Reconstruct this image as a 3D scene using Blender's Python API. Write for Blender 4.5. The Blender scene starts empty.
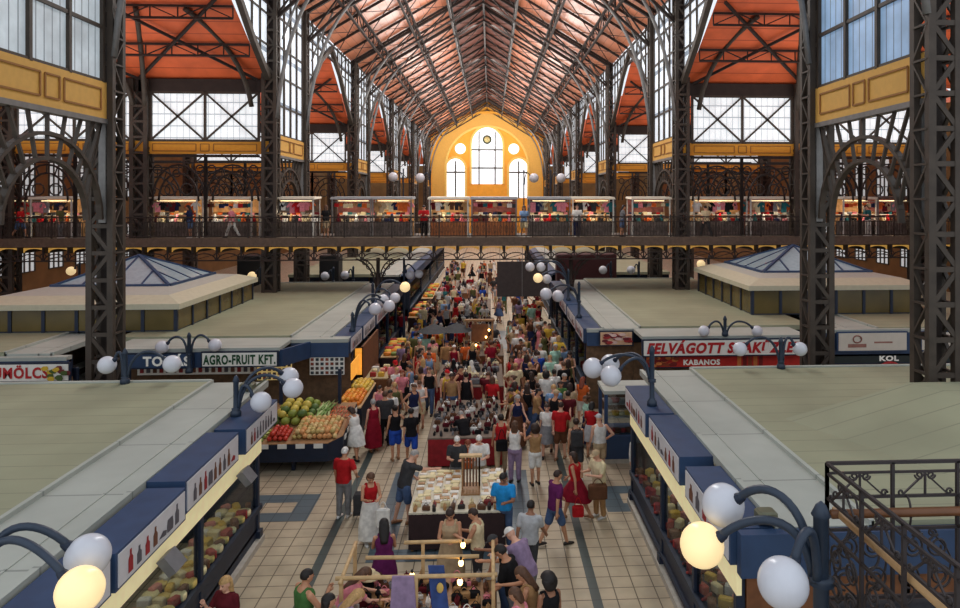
import bpy, math, random
from mathutils import Vector, Matrix
RN = random.Random(11)
SC = bpy.context.scene
COL = SC.collection
pi = math.pi

# ------------------------------------------------------------------ camera model (metres; y runs down the hall, z up)
FOC, YAW, PX, PY, EYE = 700.0, math.radians(3), 527.0, 199.0, 8.0
CY, SY = math.cos(YAW), math.sin(YAW)
def ray(px, py):
    u = (px - PX) / FOC; v = -(py - PY) / FOC
    return (SY + u * CY, CY - u * SY, v)
def ath(px, py, h):
    d = ray(px, py); k = (h - EYE) / d[2]; return (d[0] * k, d[1] * k, h)
def aty(px, py, y):
    d = ray(px, py); k = y / d[1]; return (d[0] * k, y, EYE + d[2] * k)

# ------------------------------------------------------------------ materials
def lin(c):
    return tuple(((v / 255) / 12.92 if v / 255 <= .04045 else ((v / 255 + .055) / 1.055) ** 2.4) for v in c)
MATS = {}
def mat(name, rgb, rough=.6, metal=0., var=.12, scale=6., emit=0., spec=.4, stretch=None, bump=0.):
    if name in MATS: return MATS[name]
    m = bpy.data.materials.new(name); m.use_nodes = True
    nt = m.node_tree; N = nt.nodes; L = nt.links
    b = N['Principled BSDF']; c = lin(rgb)
    b.inputs['Roughness'].default_value = rough; b.inputs['Metallic'].default_value = metal
    b.inputs['Specular IOR Level'].default_value = spec
    geo = N.new('ShaderNodeNewGeometry'); mp = N.new('ShaderNodeMapping'); nz = N.new('ShaderNodeTexNoise'); rp = N.new('ShaderNodeValToRGB')
    mp.inputs['Scale'].default_value = stretch or (1, 1, 1)
    nz.inputs['Scale'].default_value = scale; nz.inputs['Detail'].default_value = 3
    L.new(geo.outputs['Position'], mp.inputs['Vector']); L.new(mp.outputs[0], nz.inputs['Vector']); L.new(nz.outputs['Fac'], rp.inputs[0])
    e = rp.color_ramp.elements
    e[0].position = .3; e[1].position = .7
    e[0].color = (*[v * (1 - var) for v in c], 1); e[1].color = (*[min(1, v * (1 + var)) for v in c], 1)
    L.new(rp.outputs[0], b.inputs['Base Color'])
    if bump:
        bp = N.new('ShaderNodeBump'); bp.inputs['Strength'].default_value = bump; L.new(nz.outputs['Fac'], bp.inputs['Height']); L.new(bp.outputs[0], b.inputs['Normal'])
    if emit:
        L.new(rp.outputs[0], b.inputs['Emission Color']); b.inputs['Emission Strength'].default_value = emit
    MATS[name] = m
    return m
def lined(name, rgb, rgb2, axis, period, width=.12, rough=.5, var=.12, emit=0., spec=.4, axis2=None, period2=1., nscale=1.2):
    """surface with fine lines every `period` metres along one axis (and a second one): planks, seams, glazing bars, tiles"""
    m = bpy.data.materials.new(name); m.use_nodes = True
    nt = m.node_tree; N = nt.nodes; L = nt.links; b = N['Principled BSDF']
    b.inputs['Roughness'].default_value = rough; b.inputs['Specular IOR Level'].default_value = spec
    geo = N.new('ShaderNodeNewGeometry'); sep = N.new('ShaderNodeSeparateXYZ'); L.new(geo.outputs['Position'], sep.inputs[0])
    def line(ax, per):
        d = N.new('ShaderNodeMath'); d.operation = 'DIVIDE'; d.inputs[1].default_value = per; L.new(sep.outputs[ax], d.inputs[0])
        fr = N.new('ShaderNodeMath'); fr.operation = 'FRACT'; L.new(d.outputs[0], fr.inputs[0])
        lt = N.new('ShaderNodeMath'); lt.operation = 'LESS_THAN'; lt.inputs[1].default_value = width; L.new(fr.outputs[0], lt.inputs[0])
        return lt
    f = line(axis, period)
    if axis2 is not None:
        g = line(axis2, period2); mx = N.new('ShaderNodeMath'); mx.operation = 'MAXIMUM'
        L.new(f.outputs[0], mx.inputs[0]); L.new(g.outputs[0], mx.inputs[1]); f = mx
    nz = N.new('ShaderNodeTexNoise'); nz.inputs['Scale'].default_value = nscale; nz.inputs['Detail'].default_value = 4
    L.new(geo.outputs['Position'], nz.inputs['Vector'])
    rp = N.new('ShaderNodeValToRGB'); c = lin(rgb); e = rp.color_ramp.elements
    e[0].position = .3; e[1].position = .7
    e[0].color = (*[v * (1 - var) for v in c], 1); e[1].color = (*[min(1, v * (1 + var)) for v in c], 1)
    L.new(nz.outputs['Fac'], rp.inputs[0])
    mix = N.new('ShaderNodeMix'); mix.data_type = 'RGBA'
    L.new(f.outputs[0], mix.inputs[0]); L.new(rp.outputs[0], mix.inputs[6]); mix.inputs[7].default_value = (*lin(rgb2), 1)
    L.new(mix.outputs[2], b.inputs['Base Color'])
    if emit:
        L.new(mix.outputs[2], b.inputs['Emission Color']); b.inputs['Emission Strength'].default_value = emit
    MATS[name] = m
    return m
def glassmat(name, rgb, alpha):
    m = bpy.data.materials.new(name); m.use_nodes = True
    nt = m.node_tree; N = nt.nodes; L = nt.links; out = N['Material Output']; N.remove(N['Principled BSDF'])
    t = N.new('ShaderNodeBsdfTransparent'); t.inputs[0].default_value = (*lin(rgb), 1)
    g = N.new('ShaderNodeBsdfGlossy'); g.inputs['Roughness'].default_value = .05
    mx = N.new('ShaderNodeMixShader'); mx.inputs[0].default_value = alpha
    L.new(t.outputs[0], mx.inputs[1]); L.new(g.outputs[0], mx.inputs[2]); L.new(mx.outputs[0], out.inputs[0])
    MATS[name] = m
    return m
PAL = {'red': (172, 30, 34), 'crimson': (130, 22, 40), 'orange': (205, 98, 45), 'pink': (214, 130, 140), 'purple': (96, 34, 84), 'mauve': (142, 122, 150),
       'navy': (34, 40, 72), 'blue': (38, 72, 160), 'sky blue': (40, 140, 205), 'light blue': (120, 150, 185), 'teal': (40, 100, 105), 'green': (70, 110, 60), 'mint': (160, 200, 180),
       'white': (218, 216, 210), 'cream': (212, 198, 160), 'beige': (180, 158, 126), 'tan': (160, 124, 84), 'brown': (92, 60, 42), 'grey': (120, 120, 122), 'pale grey': (172, 174, 176),
       'charcoal': (58, 58, 60), 'black': (26, 25, 27), 'yellow': (215, 180, 70), 'denim': (72, 92, 126), 'maroon': (88, 26, 34), 'olive': (92, 92, 56)}
def cloth(c): return mat(c.replace(' ', '_') + '_cloth', PAL[c], .85, var=.18, scale=9, spec=.15)

# ------------------------------------------------------------------ mesh builder
ORG = {}
class MB:
    def __init__(s): s.v = []; s.f = []; s.m = []; s.s = []
    def add(s, vs, fs, m=0, sm=False):
        o = len(s.v); s.v += [tuple(v) for v in vs]
        for f in fs: s.f.append([i + o for i in f]); s.m.append(m); s.s.append(sm)
        return s
    def box(s, x0, y0, z0, x1, y1, z1, m=0):
        v = [(x, y, z) for z in (z0, z1) for y in (y0, y1) for x in (x0, x1)]
        return s.add(v, [(0, 2, 3, 1), (4, 5, 7, 6), (0, 1, 5, 4), (2, 6, 7, 3), (0, 4, 6, 2), (1, 3, 7, 5)], m)
    def bevbox(s, x0, y0, z0, x1, y1, z1, b=.02, m=0):
        """box with its vertical and top edges chamfered"""
        def ring(z, i): return [(x0 + i + b, y0 + i, z), (x1 - i - b, y0 + i, z), (x1 - i, y0 + i + b, z), (x1 - i, y1 - i - b, z), (x1 - i - b, y1 - i, z), (x0 + i + b, y1 - i, z), (x0 + i, y1 - i - b, z), (x0 + i, y0 + i + b, z)]
        return s.loft([ring(z0, b * .5), ring(z0 + b * .5, 0), ring(z1 - b, 0), ring(z1, b)], m, False)
    def loft(s, rings, m=0, sm=True, caps=True):
        n = len(rings[0]); v = [p for r in rings for p in r]; f = []
        for k in range(len(rings) - 1):
            for i in range(n):
                j = (i + 1) % n; f.append((k * n + i, k * n + j, (k + 1) * n + j, (k + 1) * n + i))
        if caps: f.append(tuple(range(n - 1, -1, -1))); f.append(tuple(range((len(rings) - 1) * n, len(rings) * n)))
        return s.add(v, f, m, sm)
    def bar(s, p, q, w, h=None, m=0, up=(0, 0, 1)):
        h = h or w; p = Vector(p); q = Vector(q); d = q - p
        if d.length < 1e-6: return s
        d.normalize(); u = Vector(up)
        if abs(d.dot(u)) > .98: u = Vector((0, 1, 0))
        a = d.cross(u).normalized() * (w / 2); b = a.cross(d).normalized() * (h / 2)
        r = lambda c: [c - a - b, c + a - b, c + a + b, c - a + b]
        return s.loft([r(p), r(q)], m, False)
    def tube(s, pts, r, n=6, m=0, sm=True, closed=False):
        P = [Vector(p) for p in pts]; R = r if isinstance(r, (list, tuple)) else [r] * len(P); rings = []; a = None
        for i, p in enumerate(P):
            d = (P[min(i + 1, len(P) - 1)] - P[max(i - 1, 0)])
            if d.length < 1e-9: d = Vector((0, 0, 1))
            d.normalize()
            if a is None: a = d.cross(Vector((0, 0, 1)) if abs(d.z) < .9 else Vector((0, 1, 0))).normalized()
            else:
                a = a - d * a.dot(d)
                a = a.normalized() if a.length > 1e-6 else d.orthogonal().normalized()
            b = d.cross(a); rings.append([p + (a * math.cos(t) + b * math.sin(t)) * R[i] for t in [2 * pi * k / n for k in range(n)]])
        return s.loft(rings, m, sm)
    def lathe(s, c, prof, n=12, m=0, sm=True):
        return s.loft([[(c[0] + r * math.cos(2 * pi * k / n), c[1] + r * math.sin(2 * pi * k / n), c[2] + z) for k in range(n)] for r, z in prof], m, sm)
    def sph(s, c, r, nu=12, nv=8, m=0):
        if not isinstance(r, (tuple, list)): r = (r, r, r)
        rings = []
        for i in range(nv + 1):
            t = max(.03, min(pi - .03, pi * i / nv))
            rings.append([(c[0] + r[0] * math.sin(t) * math.cos(2 * pi * k / nu), c[1] + r[1] * math.sin(t) * math.sin(2 * pi * k / nu), c[2] - r[2] * math.cos(t)) for k in range(nu)])
        return s.loft(rings, m)
    def cap(s, p, q, r0, r1, n=10, m=0):
        p = Vector(p); q = Vector(q); d = (q - p); l = d.length or 1e-4; d = d / l if l else Vector((0, 0, 1))
        pts = []; rr = []
        for t in (-.99, -.8, -.45, 0): pts.append(p + d * (r0 * t)); rr.append(r0 * math.sqrt(1 - t * t))
        for t in (0, .45, .8, .99): pts.append(q + d * (r1 * t)); rr.append(r1 * math.sqrt(1 - t * t))
        return s.tube(pts, rr, n, m)
    def poly(s, pts, m=0): return s.add(pts, [tuple(range(len(pts)))], m)
    def prism(s, pts, d, m=0):
        d = Vector(d); a = [Vector(p) for p in pts]
        return s.loft([a, [p + d for p in a]], m, False)
    def mesh(s, name, mats):
        me = bpy.data.meshes.new(name); me.from_pydata([tuple(v) for v in s.v], [], s.f)
        for x in (mats if isinstance(mats, (list, tuple)) else [mats]): me.materials.append(x)
        me.polygons.foreach_set('material_index', s.m); me.polygons.foreach_set('use_smooth', s.s); me.update()
        return me
    def build(s, name, mats, parent=None, loc=None):
        if parent is not None: o0 = ORG[parent.name]
        elif loc is not None: o0 = Vector(loc)
        else:
            lo = [min(v[i] for v in s.v) for i in range(3)]; hi = [max(v[i] for v in s.v) for i in range(3)]
            o0 = Vector(((lo[0] + hi[0]) / 2, (lo[1] + hi[1]) / 2, lo[2]))
        s.v = [(v[0] - o0.x, v[1] - o0.y, v[2] - o0.z) for v in s.v]
        ob = bpy.data.objects.new(name, s.mesh(name, mats)); COL.objects.link(ob)
        if parent is not None: ob.parent = parent
        else: ob.location = o0
        ORG[ob.name] = o0
        return ob
def tag(o, label, cat, group=None, kind=None):
    o['label'] = label; o['category'] = cat
    if group: o['group'] = group
    if kind: o['kind'] = kind
    return o
def thing(name, label, cat, loc, group=None):
    o = bpy.data.objects.new(name, None); COL.objects.link(o); o.location = loc; ORG[o.name] = Vector(loc)
    return tag(o, label, cat, group)
def struct(name, mb, mats, parent=None):
    o = mb.build(name, mats, parent)
    if parent is None: o['kind'] = 'structure'
    return o
def dup(root, loc, label=None, rz=None, scale=None, group=None):
    r = root.copy(); COL.objects.link(r); r.location = loc; ORG[r.name] = Vector(loc)
    if rz is not None: r.rotation_euler = (0, 0, rz)
    if scale is not None: r.scale = scale if isinstance(scale, (tuple, list)) else (scale,) * 3
    if label: r['label'] = label
    if group: r['group'] = group
    for ch in list(root.children):
        c = ch.copy(); COL.objects.link(c); c.parent = r
        for g in list(ch.children):
            d = g.copy(); COL.objects.link(d); d.parent = c
    return r
def inst(name, mesh, mats, parent=None, loc=(0, 0, 0), rz=0., scale=None):
    """object on shared mesh data with its own materials"""
    o = bpy.data.objects.new(name, mesh); COL.objects.link(o)
    for sl, m in zip(o.material_slots, mats): sl.link = 'OBJECT'; sl.material = m
    if parent is not None: o.parent = parent
    o.location = loc; o.rotation_euler = (0, 0, rz)
    if scale is not None: o.scale = scale if isinstance(scale, (tuple, list)) else (scale,) * 3
    ORG[o.name] = Vector(loc)
    return o
def text_mb(txt, size, origin, ux, uz, m=0, bold=.012, width=None):
    """flat lettering: origin = lower left corner, ux = reading direction, uz = up"""
    cu = bpy.data.curves.new('t', 'FONT'); cu.body = txt; cu.size = size; cu.offset = bold; cu.extrude = 0.004; cu.resolution_u = 3; cu.space_character = 1.12
    ob = bpy.data.objects.new('t', cu); COL.objects.link(ob)
    dg = bpy.context.evaluated_depsgraph_get(); me = bpy.data.meshes.new_from_object(ob.evaluated_get(dg))
    vs = [v.co.copy() for v in me.vertices]; fs = [tuple(p.vertices) for p in me.polygons]
    bpy.data.objects.remove(ob); bpy.data.curves.remove(cu); bpy.data.meshes.remove(me)
    x0 = min(v.x for v in vs); x1 = max(v.x for v in vs); k = (width / (x1 - x0)) if width else 1
    O = Vector(origin); U = Vector(ux); W = Vector(uz); Nn = U.cross(W)
    mb = MB(); mb.add([O + U * ((v.x - x0) * k) + W * v.y + Nn * (v.z + .006) for v in vs], fs, m)
    return mb
ORD = ['first', 'second', 'third', 'fourth', 'fifth', 'sixth', 'seventh', 'eighth', 'ninth', 'tenth', 'eleventh', 'twelfth', 'thirteenth', 'fourteenth']
# ------------------------------------------------------------------ people: posed joints -> continuous skin, clothes fitted over it
# pose: lean, head pitch, (arm flex, abduct, elbow, inward) x2, (hip, knee) x2
POSES = {
 'stand': (2, 0, (4, 9, 10, 0), (2, 9, 12, 0), (1, 2), (-1, 2)),
 'walk': (4, 0, (24, 7, 18, 0), (-20, 8, 14, 0), (-18, 12), (22, 8)),
 'stride': (4, 4, (-18, 8, 12, 0), (22, 7, 24, 0), (20, 6), (-16, 14)),
 'hold': (4, 18, (22, 8, 82, .5), (24, 8, 78, .5), (2, 3), (-2, 3)),
 'reach': (16, 20, (66, 8, 14, .1), (12, 10, 30, .2), (8, 6), (-10, 4)),
 'lean': (34, 14, (44, 10, 30, .3), (40, 10, 34, .3), (6, 8), (-6, 6)),
 'hip': (2, 6, (-24, 34, 72, .6), (4, 9, 14, 0), (3, 2), (-3, 2)),
 'raise': (0, -4, (58, 10, 74, .3), (52, 12, 80, .3), (2, 2), (-2, 2)),
 'strap': (2, 4, (28, 14, 118, .3), (2, 9, 12, 0), (8, 4), (-8, 6)),
}
def rot(v, a, c):
    """pitch forward by a about pivot c"""
    y, z = v[1] - c[1], v[2] - c[2]
    return (v[0], c[1] + y * math.cos(a) + z * math.sin(a), c[2] - y * math.sin(a) + z * math.cos(a))
def joints(pose, sex):
    lean, hp, AR, AL, LR, LL = POSES[pose]; J = {}; la = math.radians(lean)
    sw = .185 if sex == 'm' else .16
    piv = (0, 0, .93)
    up = lambda v: rot(v, la, piv)
    J['up'] = up; J['piv'] = piv
    J['neck0'] = up((0, -.01, 1.43)); J['neck1'] = up((0, .015, 1.53)); J['head'] = Vector(rot(up((0, .025, 1.605)), math.radians(hp), J['neck1'])); J['ha'] = la + math.radians(hp)
    for side, A, Lg, k in ((1, AR, LR, 'R'), (-1, AL, LL, 'L')):
        sh = Vector(up((side * sw, -.005, 1.385))); f, ab, el = [math.radians(t) for t in A[:3]]
        d = Vector((side * math.sin(ab), math.sin(f) * math.cos(ab), -math.cos(f) * math.cos(ab)))
        e = sh + d * .28
        f2 = f + el; d2 = Vector((side * (math.sin(ab) * .6 - A[3]), math.sin(f2), -math.cos(f2))).normalized()
        w = e + d2 * .245
        J['sh' + k], J['el' + k], J['wr' + k], J['hd' + k] = sh, e, w, d2
        hip = Vector((side * .088, 0, .90)); a, kn = [math.radians(t) for t in Lg]
        kp = hip + Vector((side * .02, math.sin(a), -math.cos(a))) * .42
        ak = kp + Vector((0, math.sin(a - kn), -math.cos(a - kn))) * .41
        J['hip' + k], J['kn' + k], J['an' + k] = hip, kp, ak
    J['dz'] = .075 - min(J['anR'].z, J['anL'].z)
    return J
TOR = {'m': [(.80, .12, .095), (.87, .158, .118), (.96, .16, .118), (1.08, .146, .108), (1.2, .16, .116), (1.32, .18, .12), (1.40, .15, .1), (1.445, .1, .08), (1.47, .065, .06)],
       'f': [(.80, .12, .095), (.87, .165, .122), (.96, .152, .112), (1.08, .122, .094), (1.2, .138, .112), (1.3, .152, .12), (1.385, .132, .092), (1.43, .095, .072), (1.455, .055, .052)]}
def torso(mb, J, sex, g=0., lo=0., hi=9., up=None):
    rings = []
    for z, w, d in TOR[sex]:
        if z < lo or z > hi: continue
        r = []
        for k in range(18):
            t = 2 * pi * k / 18; c, s_ = math.cos(t), math.sin(t)
            x = (w + g) * math.copysign(abs(c) ** .8, c); y = (d + g) * math.copysign(abs(s_) ** .85, s_) + (.012 if 1.15 < z < 1.35 and s_ > 0 and sex == 'f' else 0)
            p = (x, y, z)
            r.append(J['up'](p) if z > .93 else p)
        rings.append(r)
    mb.loft(rings)
def remesh(mb, vox, smooth=3, name='m', ratio=None):
    me = mb.mesh(name, mat('skin_mid', (190, 140, 112), .55)); ob = bpy.data.objects.new('tmp', me); COL.objects.link(ob)
    md = ob.modifiers.new('r', 'REMESH'); md.mode = 'VOXEL'; md.voxel_size = vox; md.use_smooth_shade = True
    if smooth:
        sm = ob.modifiers.new('s', 'SMOOTH'); sm.factor = .5; sm.iterations = smooth
    if ratio:
        dc = ob.modifiers.new('d', 'DECIMATE'); dc.ratio = ratio
    dg = bpy.context.evaluated_depsgraph_get(); out = bpy.data.meshes.new_from_object(ob.evaluated_get(dg))
    r = MB(); r.add([v.co.copy() for v in out.vertices], [tuple(p.vertices) for p in out.polygons], 0, True)
    bpy.data.objects.remove(ob); bpy.data.meshes.remove(me); bpy.data.meshes.remove(out)
    return r
CACHE = {}
def drop(mb, dz):
    mb.v = [(v[0], v[1], v[2] + dz) for v in mb.v]; return mb
def hf(J, p):
    """head-local point -> body space (x right, y forward, z up from head centre)"""
    q = rot(p, J['ha'], (0, 0, 0)); h = J['head']; return (q[0] + h.x, q[1] + h.y, q[2] + h.z)
def body(pose, sex):
    k = ('body', pose, sex)
    if k in CACHE: return CACHE[k]
    J = joints(pose, sex); mb = MB(); torso(mb, J, sex); f = 1. if sex == 'm' else .86
    mb.cap(J['neck0'], J['neck1'], .062 * f, .056 * f)
    for s_ in 'RL':
        mb.cap(J['sh' + s_], J['el' + s_], .052 * f, .041 * f); mb.cap(J['el' + s_], J['wr' + s_], .041 * f, .027 * f)
        mb.cap(J['wr' + s_], J['wr' + s_] + J['hd' + s_] * .07, .03 * f, .036 * f)
        mb.cap(J['hip' + s_], J['kn' + s_], .088, .056); mb.cap(J['kn' + s_], J['an' + s_], .056, .036); mb.cap(J['kn' + s_].lerp(J['an' + s_], .25) + Vector((0, -.018, 0)), J['kn' + s_].lerp(J['an' + s_], .5), .048, .04)
        mb.cap(J['an' + s_] + Vector((0, -.03, -.04)), J['an' + s_] + Vector((0, .13, -.05)), .036, .028)
    H = lambda p: hf(J, p)
    sk = MB(); sk.sph((0, -.005, .02), (.076, .096, .098), 16, 12); sk.sph((0, .022, -.035), (.058, .068, .078), 14, 10)
    sk.cap((0, .085, .005), (0, .104, -.022), .011, .017, 8); sk.sph((.076, -.01, -.01), (.012, .022, .032), 8, 6); sk.sph((-.076, -.01, -.01), (.012, .022, .032), 8, 6)
    sk.cap((-.035, .078, .028), (.035, .078, .028), .014, .014, 8)
    mb.add([H(p) for p in sk.v], sk.f)
    r = remesh(mb, .0125)
    # fingers, eyes and mouth added to the same skin
    for s_, sd in (('R', 1), ('L', -1)):
        w = J['wr' + s_]; d = J['hd' + s_]; side = Vector((0, 1, 0)) if abs(d.y) < .7 else Vector((1, 0, 0)); side = (side - d * side.dot(d)).normalized(); curl = d.cross(side) * (-sd)
        base = w + d * .075
        for i, ln in enumerate((.062, .074, .07, .054)):
            o = base + side * (.027 - .018 * i); m1 = o + d * ln * .55; m2 = m1 + (d * .8 + curl * .6).normalized() * ln * .55
            r.tube([o, m1, m2], [.0095, .0085, .007], 6)
        o = w + d * .03 + side * .028; r.tube([o, o + (d * .6 + side * .8).normalized() * .035, o + (d * .9 + side * .4).normalized() * .065], [.011, .010, .008], 6)
    ex = MB(); ex.sph((.03, .083, .012), (.013, .008, .008), 8, 6, 1); ex.sph((-.03, .083, .012), (.013, .008, .008), 8, 6, 1); ex.sph((0, .085, -.058), (.024, .009, .007), 8, 6, 2)
    ex.bar((.014, .09, .032), (.046, .082, .03), .008, .006, 1); ex.bar((-.014, .09, .032), (-.046, .082, .03), .008, .006, 1)
    o = len(r.v); r.v += [H(p) for p in ex.v]
    for f_, m_ in zip(ex.f, ex.m): r.f.append([i + o for i in f_]); r.m.append(m_); r.s.append(True)
    drop(r, J['dz']); me = r.mesh('person', [mat('skin_mid', (190, 140, 112)), mat('eye_dark', (35, 26, 22)), mat('lip', (150, 80, 74))])
    CACHE[k] = me; return me
def garment(kind, pose, sex):
    k = (kind, pose, sex)
    if k in CACHE: return CACHE[k]
    J = joints(pose, sex); mb = MB(); f = 1. if sex == 'm' else .86
    def skirt(top, hem, flare):
        rings = []; an = [J['anR'], J['anL'], J['knR'], J['knL']]; yc0 = sum(a.y for a in an[2:]) / 2; dep = max(abs(J['anR'].y - J['anL'].y) / 2, .02)
        for i in range(7):
            t = i / 6; z = top + (hem - top) * t; w = .15 + (.165 + flare - .15) * min(1, t * 1.6) + .02; d = .115 + (.125 + flare * .8 + dep * .8 - .115) * t + .02
            r = []
            for q in range(20):
                a = 2 * pi * q / 20; wob = 1 + .05 * t * math.sin(a * 5)
                p = (w * math.cos(a) * wob, yc0 * t + d * math.sin(a) * wob, z)
                r.append(J['up'](p) if z > .95 else p)
            rings.append(r)
        mb.loft(rings)
    if kind in ('tee', 'long', 'tank', 'shortdress', 'longdress'):
        torso(mb, J, sex, .02 if kind != 'tank' else .012, .85 if 'dress' not in kind else .79, 1.46 if kind in ('tee', 'long') else (1.40 if kind == 'tank' else 1.39))
        for s_ in 'RL':
            a, b, c = J['sh' + s_], J['el' + s_], J['wr' + s_]
            if kind == 'tee': mb.cap(a, a.lerp(b, .62), .07 * f, .066 * f)
            elif kind == 'long': mb.cap(a, b, .07 * f, .058 * f); mb.cap(b, c.lerp(b, .12), .058 * f, .045 * f)
            else:
                q = .1 if s_ == 'R' else -.1
                mb.tube([J['up'](p) for p in ((q, .1, 1.33), (q * .95, .075, 1.41), (q * .9, -.005, 1.46), (q * .95, -.08, 1.41), (q, -.1, 1.33))], [.03, .026, .024, .026, .03], 8)
    if kind in ('trousers', 'shorts'):
        torso(mb, J, sex, .016, .79, 1.0)
        for s_ in 'RL':
            h, kn, an = J['hip' + s_], J['kn' + s_], J['an' + s_]
            if kind == 'shorts': mb.cap(h, h.lerp(kn, .82), .106, .094)
            else: mb.cap(h, kn, .104, .078); mb.cap(kn, kn.lerp(an, .93), .078, .062)
    if kind == 'skirt': skirt(1.03, .52, .06)
    if kind == 'longskirt': skirt(1.03, .14, .08)
    if kind == 'shortdress': skirt(1.08, .50, .06)
    if kind == 'longdress': skirt(1.08, .16, .09)
    r = remesh(mb, .016, 3); drop(r, J['dz']); me = r.mesh(kind, mat('skin_mid', (1, 1, 1))); CACHE[k] = me; return me
def hair(kind, pose, sex):
    k = ('hair' + kind, pose, sex)
    if k in CACHE: return CACHE[k]
    J = joints(pose, sex); mb = MB()
    def shell(c, r, keep, th=0):
        t = MB(); t.sph(c, r, 20, 14); fs = []
        for f_ in t.f:
            q = [sum(t.v[i][a] for i in f_) / len(f_) for a in range(3)]
            if keep(q): fs.append(f_)
        mb.add(t.v, fs, 0, True)
    front = lambda q: q[2] > .052 or q[1] < -.005 - max(0, -.02 - q[2]) * .3
    if kind == 'short': shell((0, -.01, .026), (.085, .104, .104), lambda q: front(q) and q[2] > -.045)
    elif kind == 'crop': shell((0, -.008, .022), (.081, .101, .102), lambda q: front(q) and q[2] > -.02)
    elif kind == 'cap':
        shell((0, -.004, .03), (.09, .108, .1), lambda q: q[2] > .03); mb.loft([[(x, y, .035 + dz) for x, y in ((-.07, .07), (-.06, .15), (0, .18), (.06, .15), (.07, .07))] for dz in (0, .012)], 0, False)
    elif kind in ('long', 'bob', 'curly'):
        shell((0, -.012, .026), (.09, .108, .108) if kind != 'curly' else (.125, .13, .13), lambda q: front(q))
        n = {'long': .34, 'bob': .14, 'curly': .12}[kind]; rings = []
        for i in range(7):
            t = i / 6; z = .05 - (n + .05) * t; w = (.088 if kind != 'curly' else .12) * (1 + .12 * math.sin(t * pi)) * (1 - .3 * t ** 3); d = (.06 if kind != 'curly' else .08) * (1 - .35 * t)
            rings.append([(w * math.cos(a), -.055 + d * math.sin(a) - .02 * t, z) for a in [2 * pi * q / 16 for q in range(16)]])
        mb.loft(rings)
    elif kind == 'bun':
        shell((0, -.01, .024), (.084, .103, .104), lambda q: front(q) and q[2] > -.05); mb.sph((0, -.125, .05), .045, 12, 8)
    mb.v = [hf(J, p) for p in mb.v]; drop(mb, J['dz']); me = mb.mesh('hair', mat('skin_mid', (1, 1, 1))); CACHE[k] = me; return me
def shoe(side, pose, sex):
    k = ('shoe' + side, pose, sex)
    if k in CACHE: return CACHE[k]
    J = joints(pose, sex); a = J['an' + side]; mb = MB(); rings = []
    for y, w, h in ((-.075, .025, .05), (-.06, .036, .075), (-.02, .038, .085), (.05, .042, .07), (.11, .046, .055), (.155, .036, .04), (.178, .015, .025)):
        rings.append([(a.x + w * math.cos(t), a.y + y, a.z - .075 + max(0, h * .5 + h * .55 * math.sin(t))) for t in [2 * pi * q / 12 for q in range(12)]])
    mb.loft(rings); drop(mb, J['dz']); me = mb.mesh('shoe', mat('skin_mid', (1, 1, 1))); CACHE[k] = me; return me
SKIN = [mat('skin_pale', (212, 162, 136), .55, var=.05), mat('skin_tan', (190, 138, 106), .55, var=.05), mat('skin_brown', (150, 104, 78), .55, var=.05)]
HAIRC = {'black': (26, 21, 19), 'dark brown': (48, 32, 24), 'brown': (84, 56, 38), 'blond': (178, 142, 92), 'grey': (150, 148, 144), 'white': (214, 212, 206), 'red': (120, 56, 34)}
WORDS = {'tee': 'T-shirt', 'long': 'shirt', 'tank': 'vest', 'trousers': 'trousers', 'shorts': 'shorts', 'skirt': 'skirt', 'longskirt': 'long skirt', 'shortdress': 'short dress', 'longdress': 'long dress'}
PEOPLE = []; USED = set()
def person(at, sex, pose, face, top, bot, hr, skin=0, h=1.72, where='', fix=None):
    """top/bot/hr = (kind, colour); face = turn in degrees from looking down the hall"""
    k = h / 1.72; sc = (k * RN.uniform(1.04, 1.14), k * RN.uniform(1.04, 1.14), k)
    b = inst('person', body(pose, sex), [SKIN[skin], mat('eye_dark', (35, 26, 22)), mat('lip', (150, 80, 74))], None, (at[0], at[1], at[2] if len(at) > 2 else 0), math.radians(face), sc)
    if 'dress' in top[0]:
        inst('dress', garment(top[0], pose, sex), [cloth(top[1])], b); what = f"{top[1]} {WORDS[top[0]]}"
    else:
        inst('shirt' if top[0] != 'tank' else 'sleeveless_top', garment(top[0], pose, sex), [cloth(top[1])], b)
        inst({'longskirt': 'skirt'}.get(bot[0], bot[0]), garment(bot[0], pose, sex), [cloth(bot[1])], b); what = f"{top[1]} {WORDS[top[0]]} and {bot[1]} {WORDS[bot[0]]}"
    if hr[0] == 'cap':
        inst('cap', hair('cap', pose, sex), [cloth(hr[1])], b); hw = hr[1] + ' cap'
    else:
        inst('hair', hair(hr[0], pose, sex), [mat(hr[1].replace(' ', '_') + '_hair', HAIRC[hr[1]], .6, var=.25, scale=25)], b); hc = hr[1].replace('dark brown', 'dark'); hw = (hc + ' hair') if hr[0] in ('short', 'crop', 'bob') else {'long': 'long ' + hc + ' hair', 'curly': 'curly ' + hc + ' hair', 'bun': hc + ' hair bun'}[hr[0]]
    sm = RN.choice([mat('shoe_dark', (40, 34, 32), .5), mat('shoe_tan', (140, 100, 70), .5), mat('shoe_white', (200, 198, 194), .5)])
    for s_ in 'RL': inst('shoe', shoe(s_, pose, sex), [sm], b)
    lab = fix or f"person in {what}, {hw}, {where}"
    if len(lab.split()) > 16 or lab in USED: print('LABEL', len(lab.split()), lab in USED, lab)
    tag(b, lab, 'person'); PEOPLE.append(b); USED.add(lab)
    return b
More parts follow.
